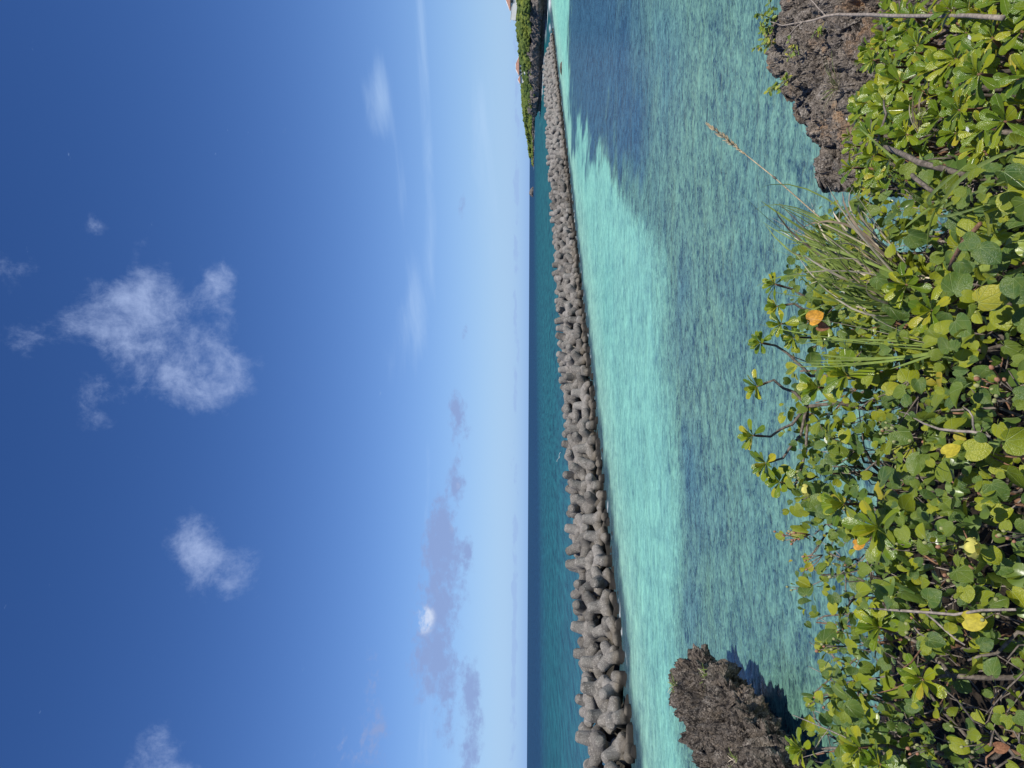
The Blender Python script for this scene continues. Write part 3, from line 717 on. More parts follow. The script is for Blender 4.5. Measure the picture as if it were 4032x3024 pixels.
# ================================================================== HEADLAND
def veg_material():
    m, t, out = new_mat('coastal_scrub'); p = geo_pos(t)
    a = noise(t, p, 0.05, 4, 0.6); b = noise(t, p, 0.45, 5, 0.65); c = noise(t, p, 1.8, 4, 0.6)
    col = mix(t, a.step(0.38, 0.62), (0.075, 0.122, 0.028), (0.185, 0.222, 0.034))
    col = mix(t, b.step(0.40, 0.68) * 0.6, col, (0.048, 0.088, 0.022))
    col = mix(t, c.step(0.52, 0.7) * 0.45, col, (0.17, 0.20, 0.040))
    s = principled(t, col, 0.8, spec=0.25); lk(t, bump(t, b + c * 0.5, 1.0, 0.8), s.inputs['Normal'])
    lk(t, s.outputs[0], out.inputs[0]); return m
M_VEG = veg_material()
def headland():
    # a ribbon along the shore: wave-cut notch, cliff, then scrub climbing to the plateau
    S_ = resample(SHORE, 1500, False, 2)
    T = np.gradient(S_, axis=0); T /= np.linalg.norm(T, axis=1, keepdims=True); N = np.stack([T[:, 1], -T[:, 0]], -1)
    for _ in range(60): N = np.vstack([N[:1], (N[:-2] + N[1:-1] * 2 + N[2:]) / 4, N[-1:]])
    N /= np.linalg.norm(N, axis=1, keepdims=True)
    far = sstep(700, 1100, S_[:, 1])
    tip = 1 - 0.80 * sstep(1130, 1290, S_[:, 1]) * sstep(1500, 1290, S_[:, 1])
    wob = fbm(np.stack([S_[:, 0] / 25, S_[:, 1] / 25, S_[:, 0] * 0], -1), 3, 500)
    prof = np.array([(3.5, -2), (3.6, 0.4), (3.2, 1.7), (1.2, 2.4), (0.2, 3.0), (0.5, 4.2), (1.4, 5.6), (2.6, 6.8), (4.5, 7.6), (6.5, 8.0)])
    q = np.linspace(0, len(prof) - 1, 44); ins = np.interp(q, range(len(prof)), prof[:, 0]); zz = np.interp(q, range(len(prof)), prof[:, 1])
    cl = np.clip(1 + 0.32 * wob, .6, 1.4) * (1 - 0.42 * far) * tip
    P = np.zeros((44, 1500, 3)); P[..., :2] = S_[None] + N[None] * ins[:, None, None]; P[..., 2] = zz[:, None] * np.where(zz[:, None] > 2, cl[None], 1)
    D = np.stack([fbm(P / 6 + 11, 4, 510), fbm(P / 6 + 23, 4, 511), fbm(P / 5, 4, 512) * 0.7], -1) * 3.4
    D2 = np.stack([fbm(P / 1.6 + 4, 3, 515), fbm(P / 1.6 + 9, 3, 516), fbm(P / 1.6, 3, 517)], -1) * 1.3
    P = P + (D + D2) * sstep(1.0, 3.5, zz)[:, None, None]
    me = mesh_np('headland_cliff', P, grid_faces(44, 1500), M_ROCK_H)
    nn = np.array(me.polygons[len(me.polygons) // 4].normal)
    if nn[0] > 0: me.flip_normals()
    tag(obj('headland_cliff', me), 'grey-brown limestone sea cliff of the headland with a dark wave-cut notch', None, None, 'structure')
    # scrub-covered top
    prof = np.array([(3.0, 7.0), (7, 9.2), (13, 11.4), (23, 13.8), (38, 16.0), (55, 17.6), (80, 18.2), (140, 18.0)])
    q = np.linspace(0, len(prof) - 1, 40); ins = np.interp(q, range(len(prof)), prof[:, 0]); zz = np.interp(q, range(len(prof)), prof[:, 1])
    hs_ = np.interp(S_[:, 1], [262, 320, 400, 460, 520, 573, 700, 1000, 1180, 1240, 1290, 1400], [1.0, 1.0, 1.0, 0.93, 0.90, 0.86, 0.95, 1.12, 1.12, 0.92, 0.5, 0.6])
    G = np.zeros((40, 1500, 3)); G[..., :2] = S_[None] + N[None] * ins[:, None, None] * (1.0)
    G[..., 2] = zz[:, None] * hs_[None] * np.where(zz[:, None] < 12, np.clip(cl[None] * 1.05, .3, 1.1), 1) + (fbm(G / 16, 3, 530) * 1.6)
    me = mesh_np('headland', G, grid_faces(40, 1500), M_VEG)
    if me.polygons[20000].normal.z < 0: me.flip_normals()
    tag(obj('headland', me), 'green scrub-covered top of the headland', None, None, 'structure')
    # the scrub itself: thousands of leafy clumps, one mass
    bm = bmesh.new(); bmesh.ops.create_icosphere(bm, subdivisions=1, radius=1.0)
    IV = np.array([v.co[:] for v in bm.verts]); IF = np.array([[v.index for v in f.verts] for f in bm.faces]); bm.free()
    Vs, Fs = [], []; k = 0
    for _ in range(15000):
        j = int(rng.integers(60, 1440)); i = int(38 * rng.random() ** 1.3)
        if S_[j, 1] > 620 and rng.random() < 0.0: continue
        c = G[i, j]; r = (0.7 + 1.5 * rng.random() ** 2) * (1.0 + 0.5 * float(far[j]))
        if i < 4: r *= 0.6
        V = IV * (1 + 0.55 * (rng.random((len(IV), 1)) - 0.5)) * r * np.array([1, 1, 0.75])
        a = rng.random() * 6.28; R = np.array([[math.cos(a), -math.sin(a), 0], [math.sin(a), math.cos(a), 0], [0, 0, 1]])
        Vs.append(V @ R + c + np.array([rng.normal() * 1.0, rng.normal() * 1.0, r * 0.15])); Fs.append(IF + k); k += len(IV)
    o = obj('coastal_scrub', mesh_np('coastal_scrub', np.vstack(Vs), np.vstack(Fs), M_VEG, False))
    tag(o, 'dense wind-clipped green scrub covering the headland', 'scrub', None, 'stuff')
    return S_, N, G
SH, SHN, HG = headland()

# far islet and a small rock in the lagoon
def lump_rock(name, c, sz, label, mat, seed, n=64, sc=1.0):
    th = np.linspace(0, math.pi, n // 2); ph = np.linspace(0, 2 * math.pi, n, endpoint=False)
    T, Pp = np.meshgrid(th, ph, indexing='ij')
    P = np.stack([np.sin(T) * np.cos(Pp), np.sin(T) * np.sin(Pp), np.cos(T)], -1)
    k = 1 + 0.5 * fbm(P * 1.8 + seed, 4, seed)
    P = P * k[..., None] * np.array(sz) + np.array(c)
    me = mesh_np(name, P, grid_faces(n // 2, n, True)[:, ::-1], mat, False); 
    o = obj(name, me); tag(o, label, 'rock'); return o
p = on_z(2100, 757, 0); lump_rock('rock_islet', (p[0], p[1], 1.0), (9, 9, 6.5), 'small dark rock islet on the horizon line', M_ROCK_H, 3)
p = on_z(2212, 268, 0); lump_rock('lagoon_rock', (p[0], p[1], 0.0), (1.6, 0.8, 0.42), 'small dark rock just awash before the far breakwater', M_ROCK_L, 9)

# ------------------------------------------------------------------ buildings on the headland
M_WHITE = plain('white_render', (0.78, 0.77, 0.74), 0.8, 0.06, 0.6, 0, 0.2, 0.02)
M_TILE = plain('orange_roof_tile', (0.33, 0.185, 0.135), 0.8, 0.25, 2.0, 0, 0.4, 0.05)
M_GLASS = plain('dark_window', (0.03, 0.035, 0.04), 0.15, 0.2, 1.0, 0, 0.0, 0.01, 0.6)
M_STEEL = plain('grey_pole', (0.3, 0.3, 0.31), 0.5, 0.1, 3)
def house(name, c, yaw, w, d, h, rh, label, wings=()):
    e = empty(name, c); e.rotation_euler = (0, 0, yaw); tag(e, label, 'house')
    m = MB(); m.box((0, 0, h / 2 - 2.5), (w / 2, d / 2, h / 2 + 2.5)); wall = obj('wall', m.mesh('wall', M_WHITE, False), e)
    def hip(x, y, w, d, z, rh, nm):
        ov = 0.7; a, b = w / 2 + ov, d / 2 + ov; rl = max(0.3, w / 2 - d / 2)
        m = MB(); m.add([(x - a, y - b, z), (x + a, y - b, z), (x + a, y + b, z), (x - a, y + b, z), (x - rl, y, z + rh), (x + rl, y, z + rh),
                         (x - a, y - b, z - .18), (x + a, y - b, z - .18), (x + a, y + b, z - .18), (x - a, y + b, z - .18)],
                        [(0, 1, 5, 4), (1, 2, 5), (2, 3, 4, 5), (3, 0, 4), (0, 6, 7, 1), (1, 7, 8, 2), (2, 8, 9, 3), (3, 9, 6, 0), (6, 9, 8, 7)])
        rf = obj(nm, m.mesh(nm, M_TILE, False), e)
        m = MB(); V = [Vector((x - a, y - b, z + .05)), Vector((x + a, y - b, z + .05)), Vector((x + a, y + b, z + .05)), Vector((x - a, y + b, z + .05)), Vector((x - rl, y, z + rh + .05)), Vector((x + rl, y, z + rh + .05))]
        for i, j in ((0, 4), (3, 4), (1, 5), (2, 5), (4, 5)): m.tube([V[i], V[j]], 0.16, 5)
        obj('ridge_tile', m.mesh('ridge_tile', M_WHITE), rf)
    hip(0, 0, w, d, h, rh, 'roof')
    for x in np.linspace(-w / 2 + 1.2, w / 2 - 1.2, max(2, int(w / 2.6))):
        m = MB(); m.box((x, -d / 2 - 0.02, h * 0.52), (0.75, 0.06, h * 0.27)); wn = obj('window', m.mesh('window', M_GLASS, False), e)
        m = MB(); m.box((x, -d / 2 - 0.12, h * 0.52 - h * .27 - .06), (0.9, 0.1, 0.06)); obj('sill', m.mesh('sill', M_WHITE, False), wn)
    for (x, y, w2, d2, h2, rh2) in wings:
        m = MB(); m.box((x, y, h2 / 2 - 2.5), (w2 / 2, d2 / 2, h2 / 2 + 2.5)); obj('wing', m.mesh('wing', M_WHITE, False), e)
        hip(x, y, w2, d2, h2, rh2, 'wing_roof')
    return e
hp = at(2058, 262, 500); house('house', (hp[0], hp[1], hp[2] - 0.3), -0.35, 10.5, 7.0, 3.0, 2.1, 'white house with an orange hipped roof standing in the headland scrub', [(-8.6, -0.6, 4.2, 4.2, 2.2, 1.4)])
hp = at(2022, -20, 420); house('house', (hp[0], hp[1], hp[2] - 0.6), -0.55, 15, 9, 2.6, 2.4, 'white building with an orange roof cut off by the photo edge on the headland top', ())
hp = at(2026, 42, 420)
m = MB(); m.box((0, 0, 0.3), (5.0, 0.25, 1.5)); m.box((-1.0, 0.0, 1.9), (5.4, 0.35, 0.12))
o = obj('garden_wall', m.mesh('garden_wall', M_WHITE, False), None, Matrix.Translation(Vector(hp)) @ Matrix.Rotation(-0.4, 4, 'Z') @ Matrix.Rotation(0.12, 4, 'Y')); tag(o, 'long white wall on the headland skyline beside the cut-off building', 'wall')
hp = at(2034, 80, 430)
m = MB(); m.tube([(0, 0, -3), (0, 0, 2.2)], 0.09, 8); m.tube([(-0.5, 0, 1.9), (0.5, 0, 1.9)], 0.05, 6); m.tube([(0, 0, 2.1), (4.0, 0.5, 0.6)], 0.02, 4); m.tube([(0, 0, 2.1), (-4.0, -0.5, 0.3)], 0.02, 4)
o = obj('utility_pole', m.mesh('utility_pole', M_STEEL), None, Matrix.Translation(Vector(hp))); tag(o, 'thin grey utility pole on the headland skyline', 'pole')
hp = at(2067, 284, 470); m = MB(); m.box((0, 0, 0), (1.6, 1.0, 0.5)); m.box((0.3, 0, 0.6), (0.9, 0.9, 0.16))
o = obj('cistern', m.mesh('cistern', M_WHITE, False), None, Matrix.Translation(Vector(hp))); tag(o, 'tiny pale concrete box in the scrub below the white house', 'tank')

# ------------------------------------------------------------------ white seabird
def seabird():
    hp = at(2203, 1802, 80); e = empty('seabird', hp); tag(e, 'white seabird gliding low over the sea behind the breakwater', 'bird')
    m = MB(); m.tube([(-.24, 0, 0), (-.16, 0, .01), (0, 0, .02), (.16, 0, .02), (.24, 0, .03), (.30, 0, .02)], [.012, .05, .065, .05, .035, .006], 10)
    obj('body', m.mesh('body', M_PETAL_W), e)
    for s in (-1, 1):
        m = MB(); xs = [0, .18, .36, .55]; V = []
        for i, x in enumerate(xs):
            ch = [.17, .16, .12, .02][i]; yy = s * (x + .03); zz = [.03, .12, .15, .08][i]; sw = [0, .03, -.02, -.16][i]
            V += [(sw + ch / 2, yy, zz), (sw - ch / 2, yy, zz - .01), (sw, yy, zz + .02)]
        F = []
        for i in range(3): a, b = 3 * i, 3 * i + 3; F += [(a, b, b + 2, a + 2), (a + 2, b + 2, b + 1, a + 1), (a, a + 1, b + 1, b)]
        m.add(V, F); obj('wing', m.mesh('wing', M_PETAL_W), e)
    m = MB(); m.add([(-.2, .03, .01), (-.2, -.03, .01), (-.36, -.07, 0), (-.36, .07, 0), (-.28, 0, .02)], [(0, 1, 4), (1, 2, 4), (2, 3, 4), (3, 0, 4), (0, 3, 2, 1)]); obj('tail', m.mesh('tail', M_PETAL_W), e)
    e.rotation_euler = (0.35, 0.1, 1.9)
seabird()

# ================================================================== PLANTS OF THE CLIFF TOP
# ------------------------------------------------------------------ leaf shapes (unit length, tip towards +Y, face towards +Z)
def leaf_mesh(name, ts, ws, mat, fold, curl, notch=0.0, petiole=0.35, wave=0.0, seed=0, cup=0.0):
    r = random.Random(seed); V = []; cols = (-1, -0.55, 0, 0.55, 1); ph = r.uniform(0, 6)
    for t, w in zip(ts, ws):
        for c in cols:
            x = c * w; y = t - notch * abs(c) * (1 - t) ** 3
            z = fold * abs(c) * w - curl * t * t + cup * (c * c) * w + wave * math.sin(ph + t * 9 + c * 2.5) * abs(c)
            V.append((x, y, z))
    n = len(ts); F = []
    for i in range(n - 1):
        for j in range(4): a = i * 5 + j; F.append((a, a + 1, a + 6, a + 5))
    mb = MB(); mb.add(V, F)
    if petiole: mb.tube([(0, 0.01, -0.004), (0, -petiole * 0.5, -0.03), (0, -petiole, -0.16)], [0.012, 0.014, 0.018], 3, False)
    return mb.mesh(name, mat)
HT = [0, .07, .2, .36, .54, .70, .84, .93, 1.0]; HW = [.22, .42, .51, .545, .50, .405, .265, .13, .01]
HEARTS = [leaf_mesh('heart_leaf', HT, [w * k for w in HW], M_HEART, f, c, 0.16, 0.35, 0.018, i, cp)
          for i, (k, f, c, cp) in enumerate([(1, .22, .10, .05), (1.05, .34, .22, 0), (.93, .10, .34, -.22), (1, .45, .10, 0), (.98, -.16, .28, .22), (0.9, .60, .34, 0)])]
ST = [0, .15, .32, .5, .68, .82, .92, 1.0]; SW = [.03, .06, .105, .165, .215, .225, .165, .05]
SPOONS = [leaf_mesh('spoon_leaf', ST, [w * k for w in SW], M_SPOON, f, c, 0, 0, 0.006, 20 + i, cp)
          for i, (k, f, c, cp) in enumerate([(1.0, .10, .22, .1), (1.1, -.10, .34, 0), (.92, .25, .12, .1), (1.0, -.25, .45, -.2), (1.05, .05, .06, .25)])]
OT = [0, .2, .45, .7, .88, 1.0]; OW = [.04, .2, .28, .24, .13, .01]
OVALS = [leaf_mesh('oval_leaf', OT, [w * k for w in OW], M_SMALL, .15, .1, 0, .15, 0, 40 + i) for i, k in enumerate((1, 1.15, .85))]
def recolour(me, mat, name):
    m2 = me.copy(); m2.name = name; m2.materials.clear(); m2.materials.append(mat); return m2
ORANGE_LEAF = recolour(HEARTS[1], M_ORANGE, 'orange_leaf'); BROWN_LEAF = recolour(HEARTS[5], M_BROWNLEAF, 'brown_leaf'); YELLOW_LEAF = recolour(HEARTS[0], M_YELLOW, 'yellow_leaf')

XS_Y = [-600, 0, 120, 250, 300, 340, 380, 440, 600, 740, 800, 900, 1000, 1150, 1300, 1420, 1500, 1700, 1800, 1950, 2100, 2200, 2350, 2500, 2620, 2700, 2750, 2850, 2940, 3024, 3700]
XS_X = [3500, 3490, 3460, 3390, 3450, 3470, 3400, 3330, 3350, 3360, 3260, 3170, 3120, 3100, 3110, 3100, 3090, 3080, 3080, 3090, 3080, 3100, 3150, 3200, 3240, 3210, 3140, 3150, 3150, 3170, 3200]
def skyline(py): return np.interp(py, XS_Y, XS_X)
pr = random.Random(21)
CAMV = Vector((0, 0, 8.0))
def rvec(s=1.0): return Vector((pr.gauss(0, s), pr.gauss(0, s), pr.gauss(0, s)))
def rel(root, M): return Matrix.Translation(-Vector(root)) @ M

def curve_pts(a, b, sag, n=6, wob=0.02):
    a, b = Vector(a), Vector(b); out = []
    for i in range(n + 1):
        t = i / n; p = a.lerp(b, t); p.z += sag * math.sin(math.pi * t) 
        if 0 < i < n: p += rvec(wob)
        out.append(p)
    return out

def clump_noise(x, y): return fbm(np.stack([np.asarray(x, float) * 2.6, np.asarray(y, float) * 2.6, np.zeros_like(np.asarray(x, float)) + 9.0], -1), 3, 120)
_DD = np.arange(1.3, 6.5, 0.015)
def near(px, py, d, up=0.05):
    """distance d, unless the leaves stand in front of it: then just proud of the foliage"""
    P = EYE + ray(px, py)[None] * _DD[:, None]
    side = P[:, 0] > 0.25 * P[:, 1] + 0.16
    top = canopy_z(P[:, 0], P[:, 1]) + np.where(side, 0.15 * clump_noise(P[:, 0] + 5, P[:, 1]), 0.26 * clump_noise(P[:, 0], P[:, 1])) + up
    hit = np.nonzero(P[:, 2] < top)[0]
    return min(d, float(_DD[hit[0]])) if len(hit) else d
def at_top(px, py, d, up=0.05): return at(px, py, near(px, py, d, up))
# ------------------------------------------------------------------ where everything grows
HIB = [(-2.35, 4.05, 'at the end of the cliff edge, at the picture bottom'), (-1.75, 3.75, 'on the cliff edge nearest the dark limestone point'), (-1.15, 3.85, 'on the cliff edge, carrying reddish seed heads'),
       (-0.55, 3.85, 'with a pale yellow flower above the water'), (0.05, 3.75, 'behind the stems of upright rosettes'), (0.55, 3.65, 'with one orange leaf beside the dry grass'),
       (-1.75, 2.95, 'inland of the rock point, by the brightest single rosette'), (-1.05, 3.0, 'with many buds, next to the striped broad rosette'), (-0.40, 3.05, 'in the middle, around a single rosette'), (0.20, 2.95, 'in the middle, crossed by thin grass blades'), (0.72, 2.85, 'with broad leaves right under the grass clump'),
       (-1.25, 2.25, 'in the bottom right corner of the picture'), (-0.70, 2.25, 'nearest the viewer with a wilted yellow flower'), (-0.15, 2.3, 'nearest the viewer, halfway up the right picture edge'), (0.38, 2.2, 'nearest the viewer, touching the glossy rosettes')]
NAU = [(0.95, 2.05, 'nearest the viewer beside the round leaves'), (1.25, 2.35, 'in the top right corner of the picture'), (1.05, 2.65, 'behind the broad green grass'), (1.50, 2.75, 'at the top picture edge, nearest the viewer'), (1.25, 3.10, 'with a white flower on it'),
       (1.75, 3.20, 'at the top picture edge under the bare branch'), (1.15, 3.65, 'beside the tall dry grass clump'), (1.60, 3.65, 'in the middle of the rosettes, by the dead frond'), (2.05, 3.75, 'at the top picture edge, below the rust-stained rock'), (1.35, 4.25, 'crossed by a grey bare stem'),
       (1.85, 4.30, 'between the dead frond and the ledge'), (2.35, 4.35, 'against the grey boulder of the ledge'), (1.55, 4.85, 'at the foot of the ledge, closest to the grass'), (2.05, 4.95, 'at the foot of the ledge, in its middle'), (2.60, 4.95, 'at the foot of the ledge, closest to the picture top')]
hib_roots = np.array([h[:2] for h in HIB]); nau_roots = np.array([h[:2] for h in NAU])
def naupaka_side(x, y): return x > 0.25 * y + 0.16 + 0.10 * float(fbm(np.array([[x * 2, y * 2, 3.0]]), 2, 77)[0])
def poisson(x0, x1, y0, y1, r, n):
    pts = []; cell = {}
    for _ in range(n):
        p = (pr.uniform(x0, x1), pr.uniform(y0, y1)); k = (int(p[0] / r + 1000), int(p[1] / r + 1000)); ok = True
        for a in (-1, 0, 1):
            for b in (-1, 0, 1):
                for q in cell.get((k[0] + a, k[1] + b), ()):
                    if (q[0] - p[0]) ** 2 + (q[1] - p[1]) ** 2 < r * r: ok = False
        if ok: cell.setdefault(k, []).append(p); pts.append(p)
    return pts

class Shrub:
    def __init__(s, name, x, y, label, cat, group):
        s.pos = Vector((x, y, float(ground_z(x, y)) - 0.03)); s.e = empty(name, s.pos); tag(s.e, label, cat, group); s.n = 0; s.inner = []
    def part(s, name, me, M): return obj(name, me, s.e, rel(s.pos, M))
    def tube(s, name, pts, rad, mat, n=6):
        m = MB(); m.tube([Vector(p) - s.pos for p in pts], rad, n); return obj(name, m.mesh(name, mat), s.e)
hibs = [Shrub('sea_hibiscus', x, y, 'round-leaved green shrub ' + d, 'shrub', 'round-leaved shrubs on the cliff top') for x, y, d in HIB]
naus = [Shrub('rosette_shrub', x, y, 'glossy rosette-leaved shrub ' + d, 'shrub', 'glossy rosette shrubs by the ledge') for x, y, d in NAU]

def leaf_normal(): 
    return (Vector((0.10, -0.30, 0.75)) + rvec(0.50)).normalized()
def put_heart(sh, p, size, me=None, nrm=None, tip=None, name='leaf'):
    nrm = nrm or leaf_normal()
    if tip is None: tip = Vector((pr.gauss(0, 0.8), pr.gauss(-0.35, 0.6), -0.55))
    M = frame_matrix(p, tip - nrm * tip.dot(nrm), nrm, size)
    return sh.part(name, me or pr.choice(HEARTS), M)

# --- round-leaved shrubs
def grow_hibiscus():
    cand = poisson(-3.6, 1.5, 1.55, 4.9, 0.034, 80000); pr.shuffle(cand)
    n_top = 0
    for (x, y) in cand:
        if naupaka_side(x, y): continue
        lump = float(clump_noise(x, y))
        z = float(canopy_z(x, y)) + 0.26 * lump + pr.gauss(0, 0.065)
        px, py = project(np.array([x, y, z])); s0 = skyline(py)
        if px < s0 - 15: continue
        if px < s0 + 150 and pr.random() > 0.30 + 0.70 * (px - s0) / 150: continue
        if px > 4160 or py > 3250: continue
        if lump < -0.24 and pr.random() < 0.85: continue           # holes that show the dark inside
        i = int(np.argmin(np.hypot(hib_roots[:, 0] - x, hib_roots[:, 1] - y))); sh = hibs[i]
        size = pr.choice((0.020, 0.025, 0.030, 0.035, 0.040, 0.046, 0.052, 0.060, 0.072)) * pr.uniform(0.85, 1.12)
        if sh.n < 297:
            sh.n += 1; put_heart(sh, Vector((x, y, z)), size)
            if pr.random() < 0.25:
                sh.inner.append((x + pr.gauss(0, .04), y + pr.gauss(0, .04), z - pr.uniform(0.08, 0.38), size))
        if sh.n >= 297 or pr.random() < 0.42: sh.inner.append((x + pr.gauss(0, .05), y + pr.gauss(0, .05), z - (pr.uniform(0.06, 0.30) if sh.n < 297 else pr.uniform(-.02, .12)), size * 0.95))
    # inner leaves too deep to pick apart
    HV = [np.array([v.co[:] for v in m.vertices]) for m in HEARTS]
    HF = [[tuple(p.vertices) for p in m.polygons] for m in HEARTS]
    for sh in hibs:
        if not sh.inner: continue
        Vs, Fs, k = [], [], 0
        for (x, y, z, size) in sh.inner:
            j = pr.randrange(len(HEARTS)); nrm = (Vector((0, -0.2, 0.7)) + rvec(0.5)).normalized(); tip = rvec(1)
            M = np.array(frame_matrix((x, y, z), tip - nrm * tip.dot(nrm), nrm, size))
            Vs.append(HV[j] @ M[:3, :3].T + M[:3, 3] - np.array(sh.pos)); Fs += [tuple(q + k for q in f) for f in HF[j]]; k += len(HV[j])
        me = bpy.data.meshes.new('inner_foliage'); me.from_pydata(np.vstack(Vs).tolist(), [], Fs); me.materials.append(M_HEART); me.polygons.foreach_set('use_smooth', [True] * len(me.polygons))
        o = obj('inner_foliage', me, sh.e); o['kind'] = 'stuff'
    # woody frame
    for sh in hibs:
        for _ in range(7):
            x = sh.pos.x + pr.gauss(0, 0.26); y = sh.pos.y + pr.gauss(0, 0.26)
            top = Vector((x, y, float(canopy_z(x, y)) + 0.10 * float(clump_noise(x, y)) - 0.03))
            px, py = project(np.array(top))
            if px < skyline(py) + 30: top.z -= 0.15
            m = MB(); pts = curve_pts(Vector((0, 0, 0)), top - sh.pos, pr.uniform(-.1, .12), 7, 0.025)
            m.tube(pts, list(np.linspace(0.012, 0.0035, len(pts))), 6)
            for q in range(3):
                b = pts[pr.randrange(3, 7)]; e = b + Vector((pr.gauss(0, .12), pr.gauss(0, .12), pr.uniform(.02, .16)))
                m.tube(curve_pts(b, e, .01, 3, .008), [.004, .0035, .003, .002], 4)
            obj('branch', m.mesh('branch', pr.choice((M_BARK, M_BARK, M_BARK_RED))), sh.e)
grow_hibiscus()

# --- rosette shrubs
def rosette_stub():
    m = MB(); m.tube([(0, 0, -.06), (0, 0, -.02), (0, 0, .012)], [.0062, .0068, .003], 6); return m.mesh('stem_tip', M_BARK_RED)
STUB = rosette_stub()
def put_rosette(sh, p, axis, size=0.085, n=13, spread=1.0):
    axis = Vector(axis).normalized(); q = axis.orthogonal()
    M = frame_matrix(p, q, axis); R = obj('rosette', STUB, sh.e, rel(sh.pos, M)); a = pr.uniform(0, 6.28)
    for k in range(n):
        a += 2.39996 + pr.gauss(0, .12); t = k / (n - 1)                     # outer, old leaves first
        elev = math.radians(-22 + 25 * (spread - 1) + (82 + 10 * (spread - 1)) * t + pr.gauss(0, 8)); L = size * (1.08 - 0.45 * t * t) * pr.uniform(.85, 1.1)
        d = Vector((math.cos(a) * math.cos(elev), math.sin(a) * math.cos(elev), math.sin(elev)))
        nz = Vector((0, 0, 1)) - d * d.z + Vector((-math.sin(a), math.cos(a), 0)) * pr.gauss(0, .22)
        if nz.length < .05: nz = -Vector((math.cos(a), math.sin(a), 0))
        if elev > 0.9: nz = -Vector((math.cos(a), math.sin(a), 0)) + Vector((0, 0, .3))
        obj('leaf', pr.choice(SPOONS), R, frame_matrix(Vector((math.cos(a), math.sin(a), 0)) * .006 + Vector((0, 0, .004 + .014 * t)), d, nz, L, 1.0))
    sh.n += n; return R
def grow_naupaka():
    for rad, deep in ((0.088, 0.0), (0.13, 0.16)):
        cand = poisson(0.35, 3.6, 1.5, 5.6, rad, 9000)
        for (x, y) in cand:
            if not naupaka_side(x, y): continue
            lump = float(clump_noise(x + 5, y))
            z = float(canopy_z(x, y)) + 0.15 * lump - deep + pr.gauss(0, .03)
            px, py = project(np.array([x, y, z])); s0 = skyline(py)
            if px < s0 or px > 4170 or py < -150: continue
            if px < s0 + 90 and pr.random() > 0.35 + 0.65 * (px - s0) / 90: continue
            if lump < -0.28 and (not deep or pr.random() < .5): continue
            i = int(np.argmin(np.hypot(nau_roots[:, 0] - x, nau_roots[:, 1] - y))); sh = naus[i]
            n = pr.randint(11, 14) if not deep else 8
            if sh.n + n > 296: continue
            ax = Vector((0.05, -0.16, 0.95)) + rvec(0.20)
            p = Vector((x, y, z)); put_rosette(sh, p, ax, pr.uniform(.060, .086), n, 1.7)
            if not deep or pr.random() < .4:
                e = p - ax.normalized() * .05; b = Vector((sh.pos.x + (x - sh.pos.x) * .35, sh.pos.y + (y - sh.pos.y) * .35, sh.pos.z))
                mid = e - ax.normalized() * .12
                sh.tube('branch', curve_pts(b, mid, .02, 3, .02)[:-1] + curve_pts(mid, e, 0, 2, .004), list(np.linspace(.011, .0065, 6)), pr.choice((M_BARK, M_BARK, M_BARK_RED)))
grow_naupaka()

# --- single rosettes on long stems that stand out against the water or grow through the round leaves
def stem_plant(label, tips, root_px, dist, size=0.085):
    r0 = at(*root_px, dist); sh = Shrub('rosette_shrub', r0[0], r0[1], label, 'shrub', 'single rosette plants among the round leaves')
    hub = Vector(at(*root_px, dist))
    sh.tube('trunk', curve_pts(sh.pos, hub, 0, 5, .012), list(np.linspace(.012, .009, 6)), M_BARK)
    for (px, py, dd, lean) in tips:
        p = Vector(at_top(px, py, dd, .09)); ax = Vector((lean, -.25, .9)) + rvec(.08); axn = ax.normalized()
        mid = p - axn * .10
        put_rosette(sh, p, ax, size * pr.uniform(.9, 1.08), pr.randint(15, 18), 2.0)
        pts = curve_pts(hub, mid, -.02, 4, .008) + [p - axn * .045]
        sh.tube('branch', pts, list(np.linspace(.009, .0062, len(pts))), M_BARK)
    return sh
stem_plant('bare-stemmed plant with the two tallest rosettes against the lagoon', [(2985, 1520, 3.75, -.25), (2968, 1715, 3.75, .15), (3020, 1822, 3.8, -.1), (3075, 1900, 3.8, .2)], (3180, 1600), 3.8, .082)
stem_plant('curved dark stem ending in one small rosette against the lagoon', [(2998, 1350, 3.8, .1)], (3190, 1480), 3.85, .06)
stem_plant('plant with three rosettes close together beside the orange leaf', [(3055, 1120, 3.85, .2), (3065, 1205, 3.85, -.1), (3080, 1275, 3.8, 0), (3130, 1330, 3.8, .1)], (3230, 1260), 3.85, .075)
stem_plant('rosette plant with broad leaves below the tallest rosettes', [(3225, 1525, 3.4, .1), (3340, 1480, 3.3, .2)], (3380, 1560), 3.4, .10)
stem_plant('twin yellow-green rosettes among the round leaves below the grass', [(3575, 1120, 2.75, 0), (3675, 1225, 2.65, .15)], (3760, 1200), 2.7, .075)
stem_plant('broad striped rosette between the seed heads and the wilted flower', [(3465, 2075, 2.95, 0), (3330, 1985, 3.1, .2)], (3560, 2080), 2.95, .105)
stem_plant('bright yellow-green rosettes near the pale forked dead twig', [(3640, 2675, 2.6, 0), (3470, 2470, 2.9, .2)], (3740, 2660), 2.6, .09)
stem_plant('rosettes at the bottom picture edge beside the dark rock point', [(3390, 2945, 3.0, 0), (3470, 3010, 2.9, .2), (3160, 2950, 3.5, .2)], (3560, 2960), 3.0, .08)

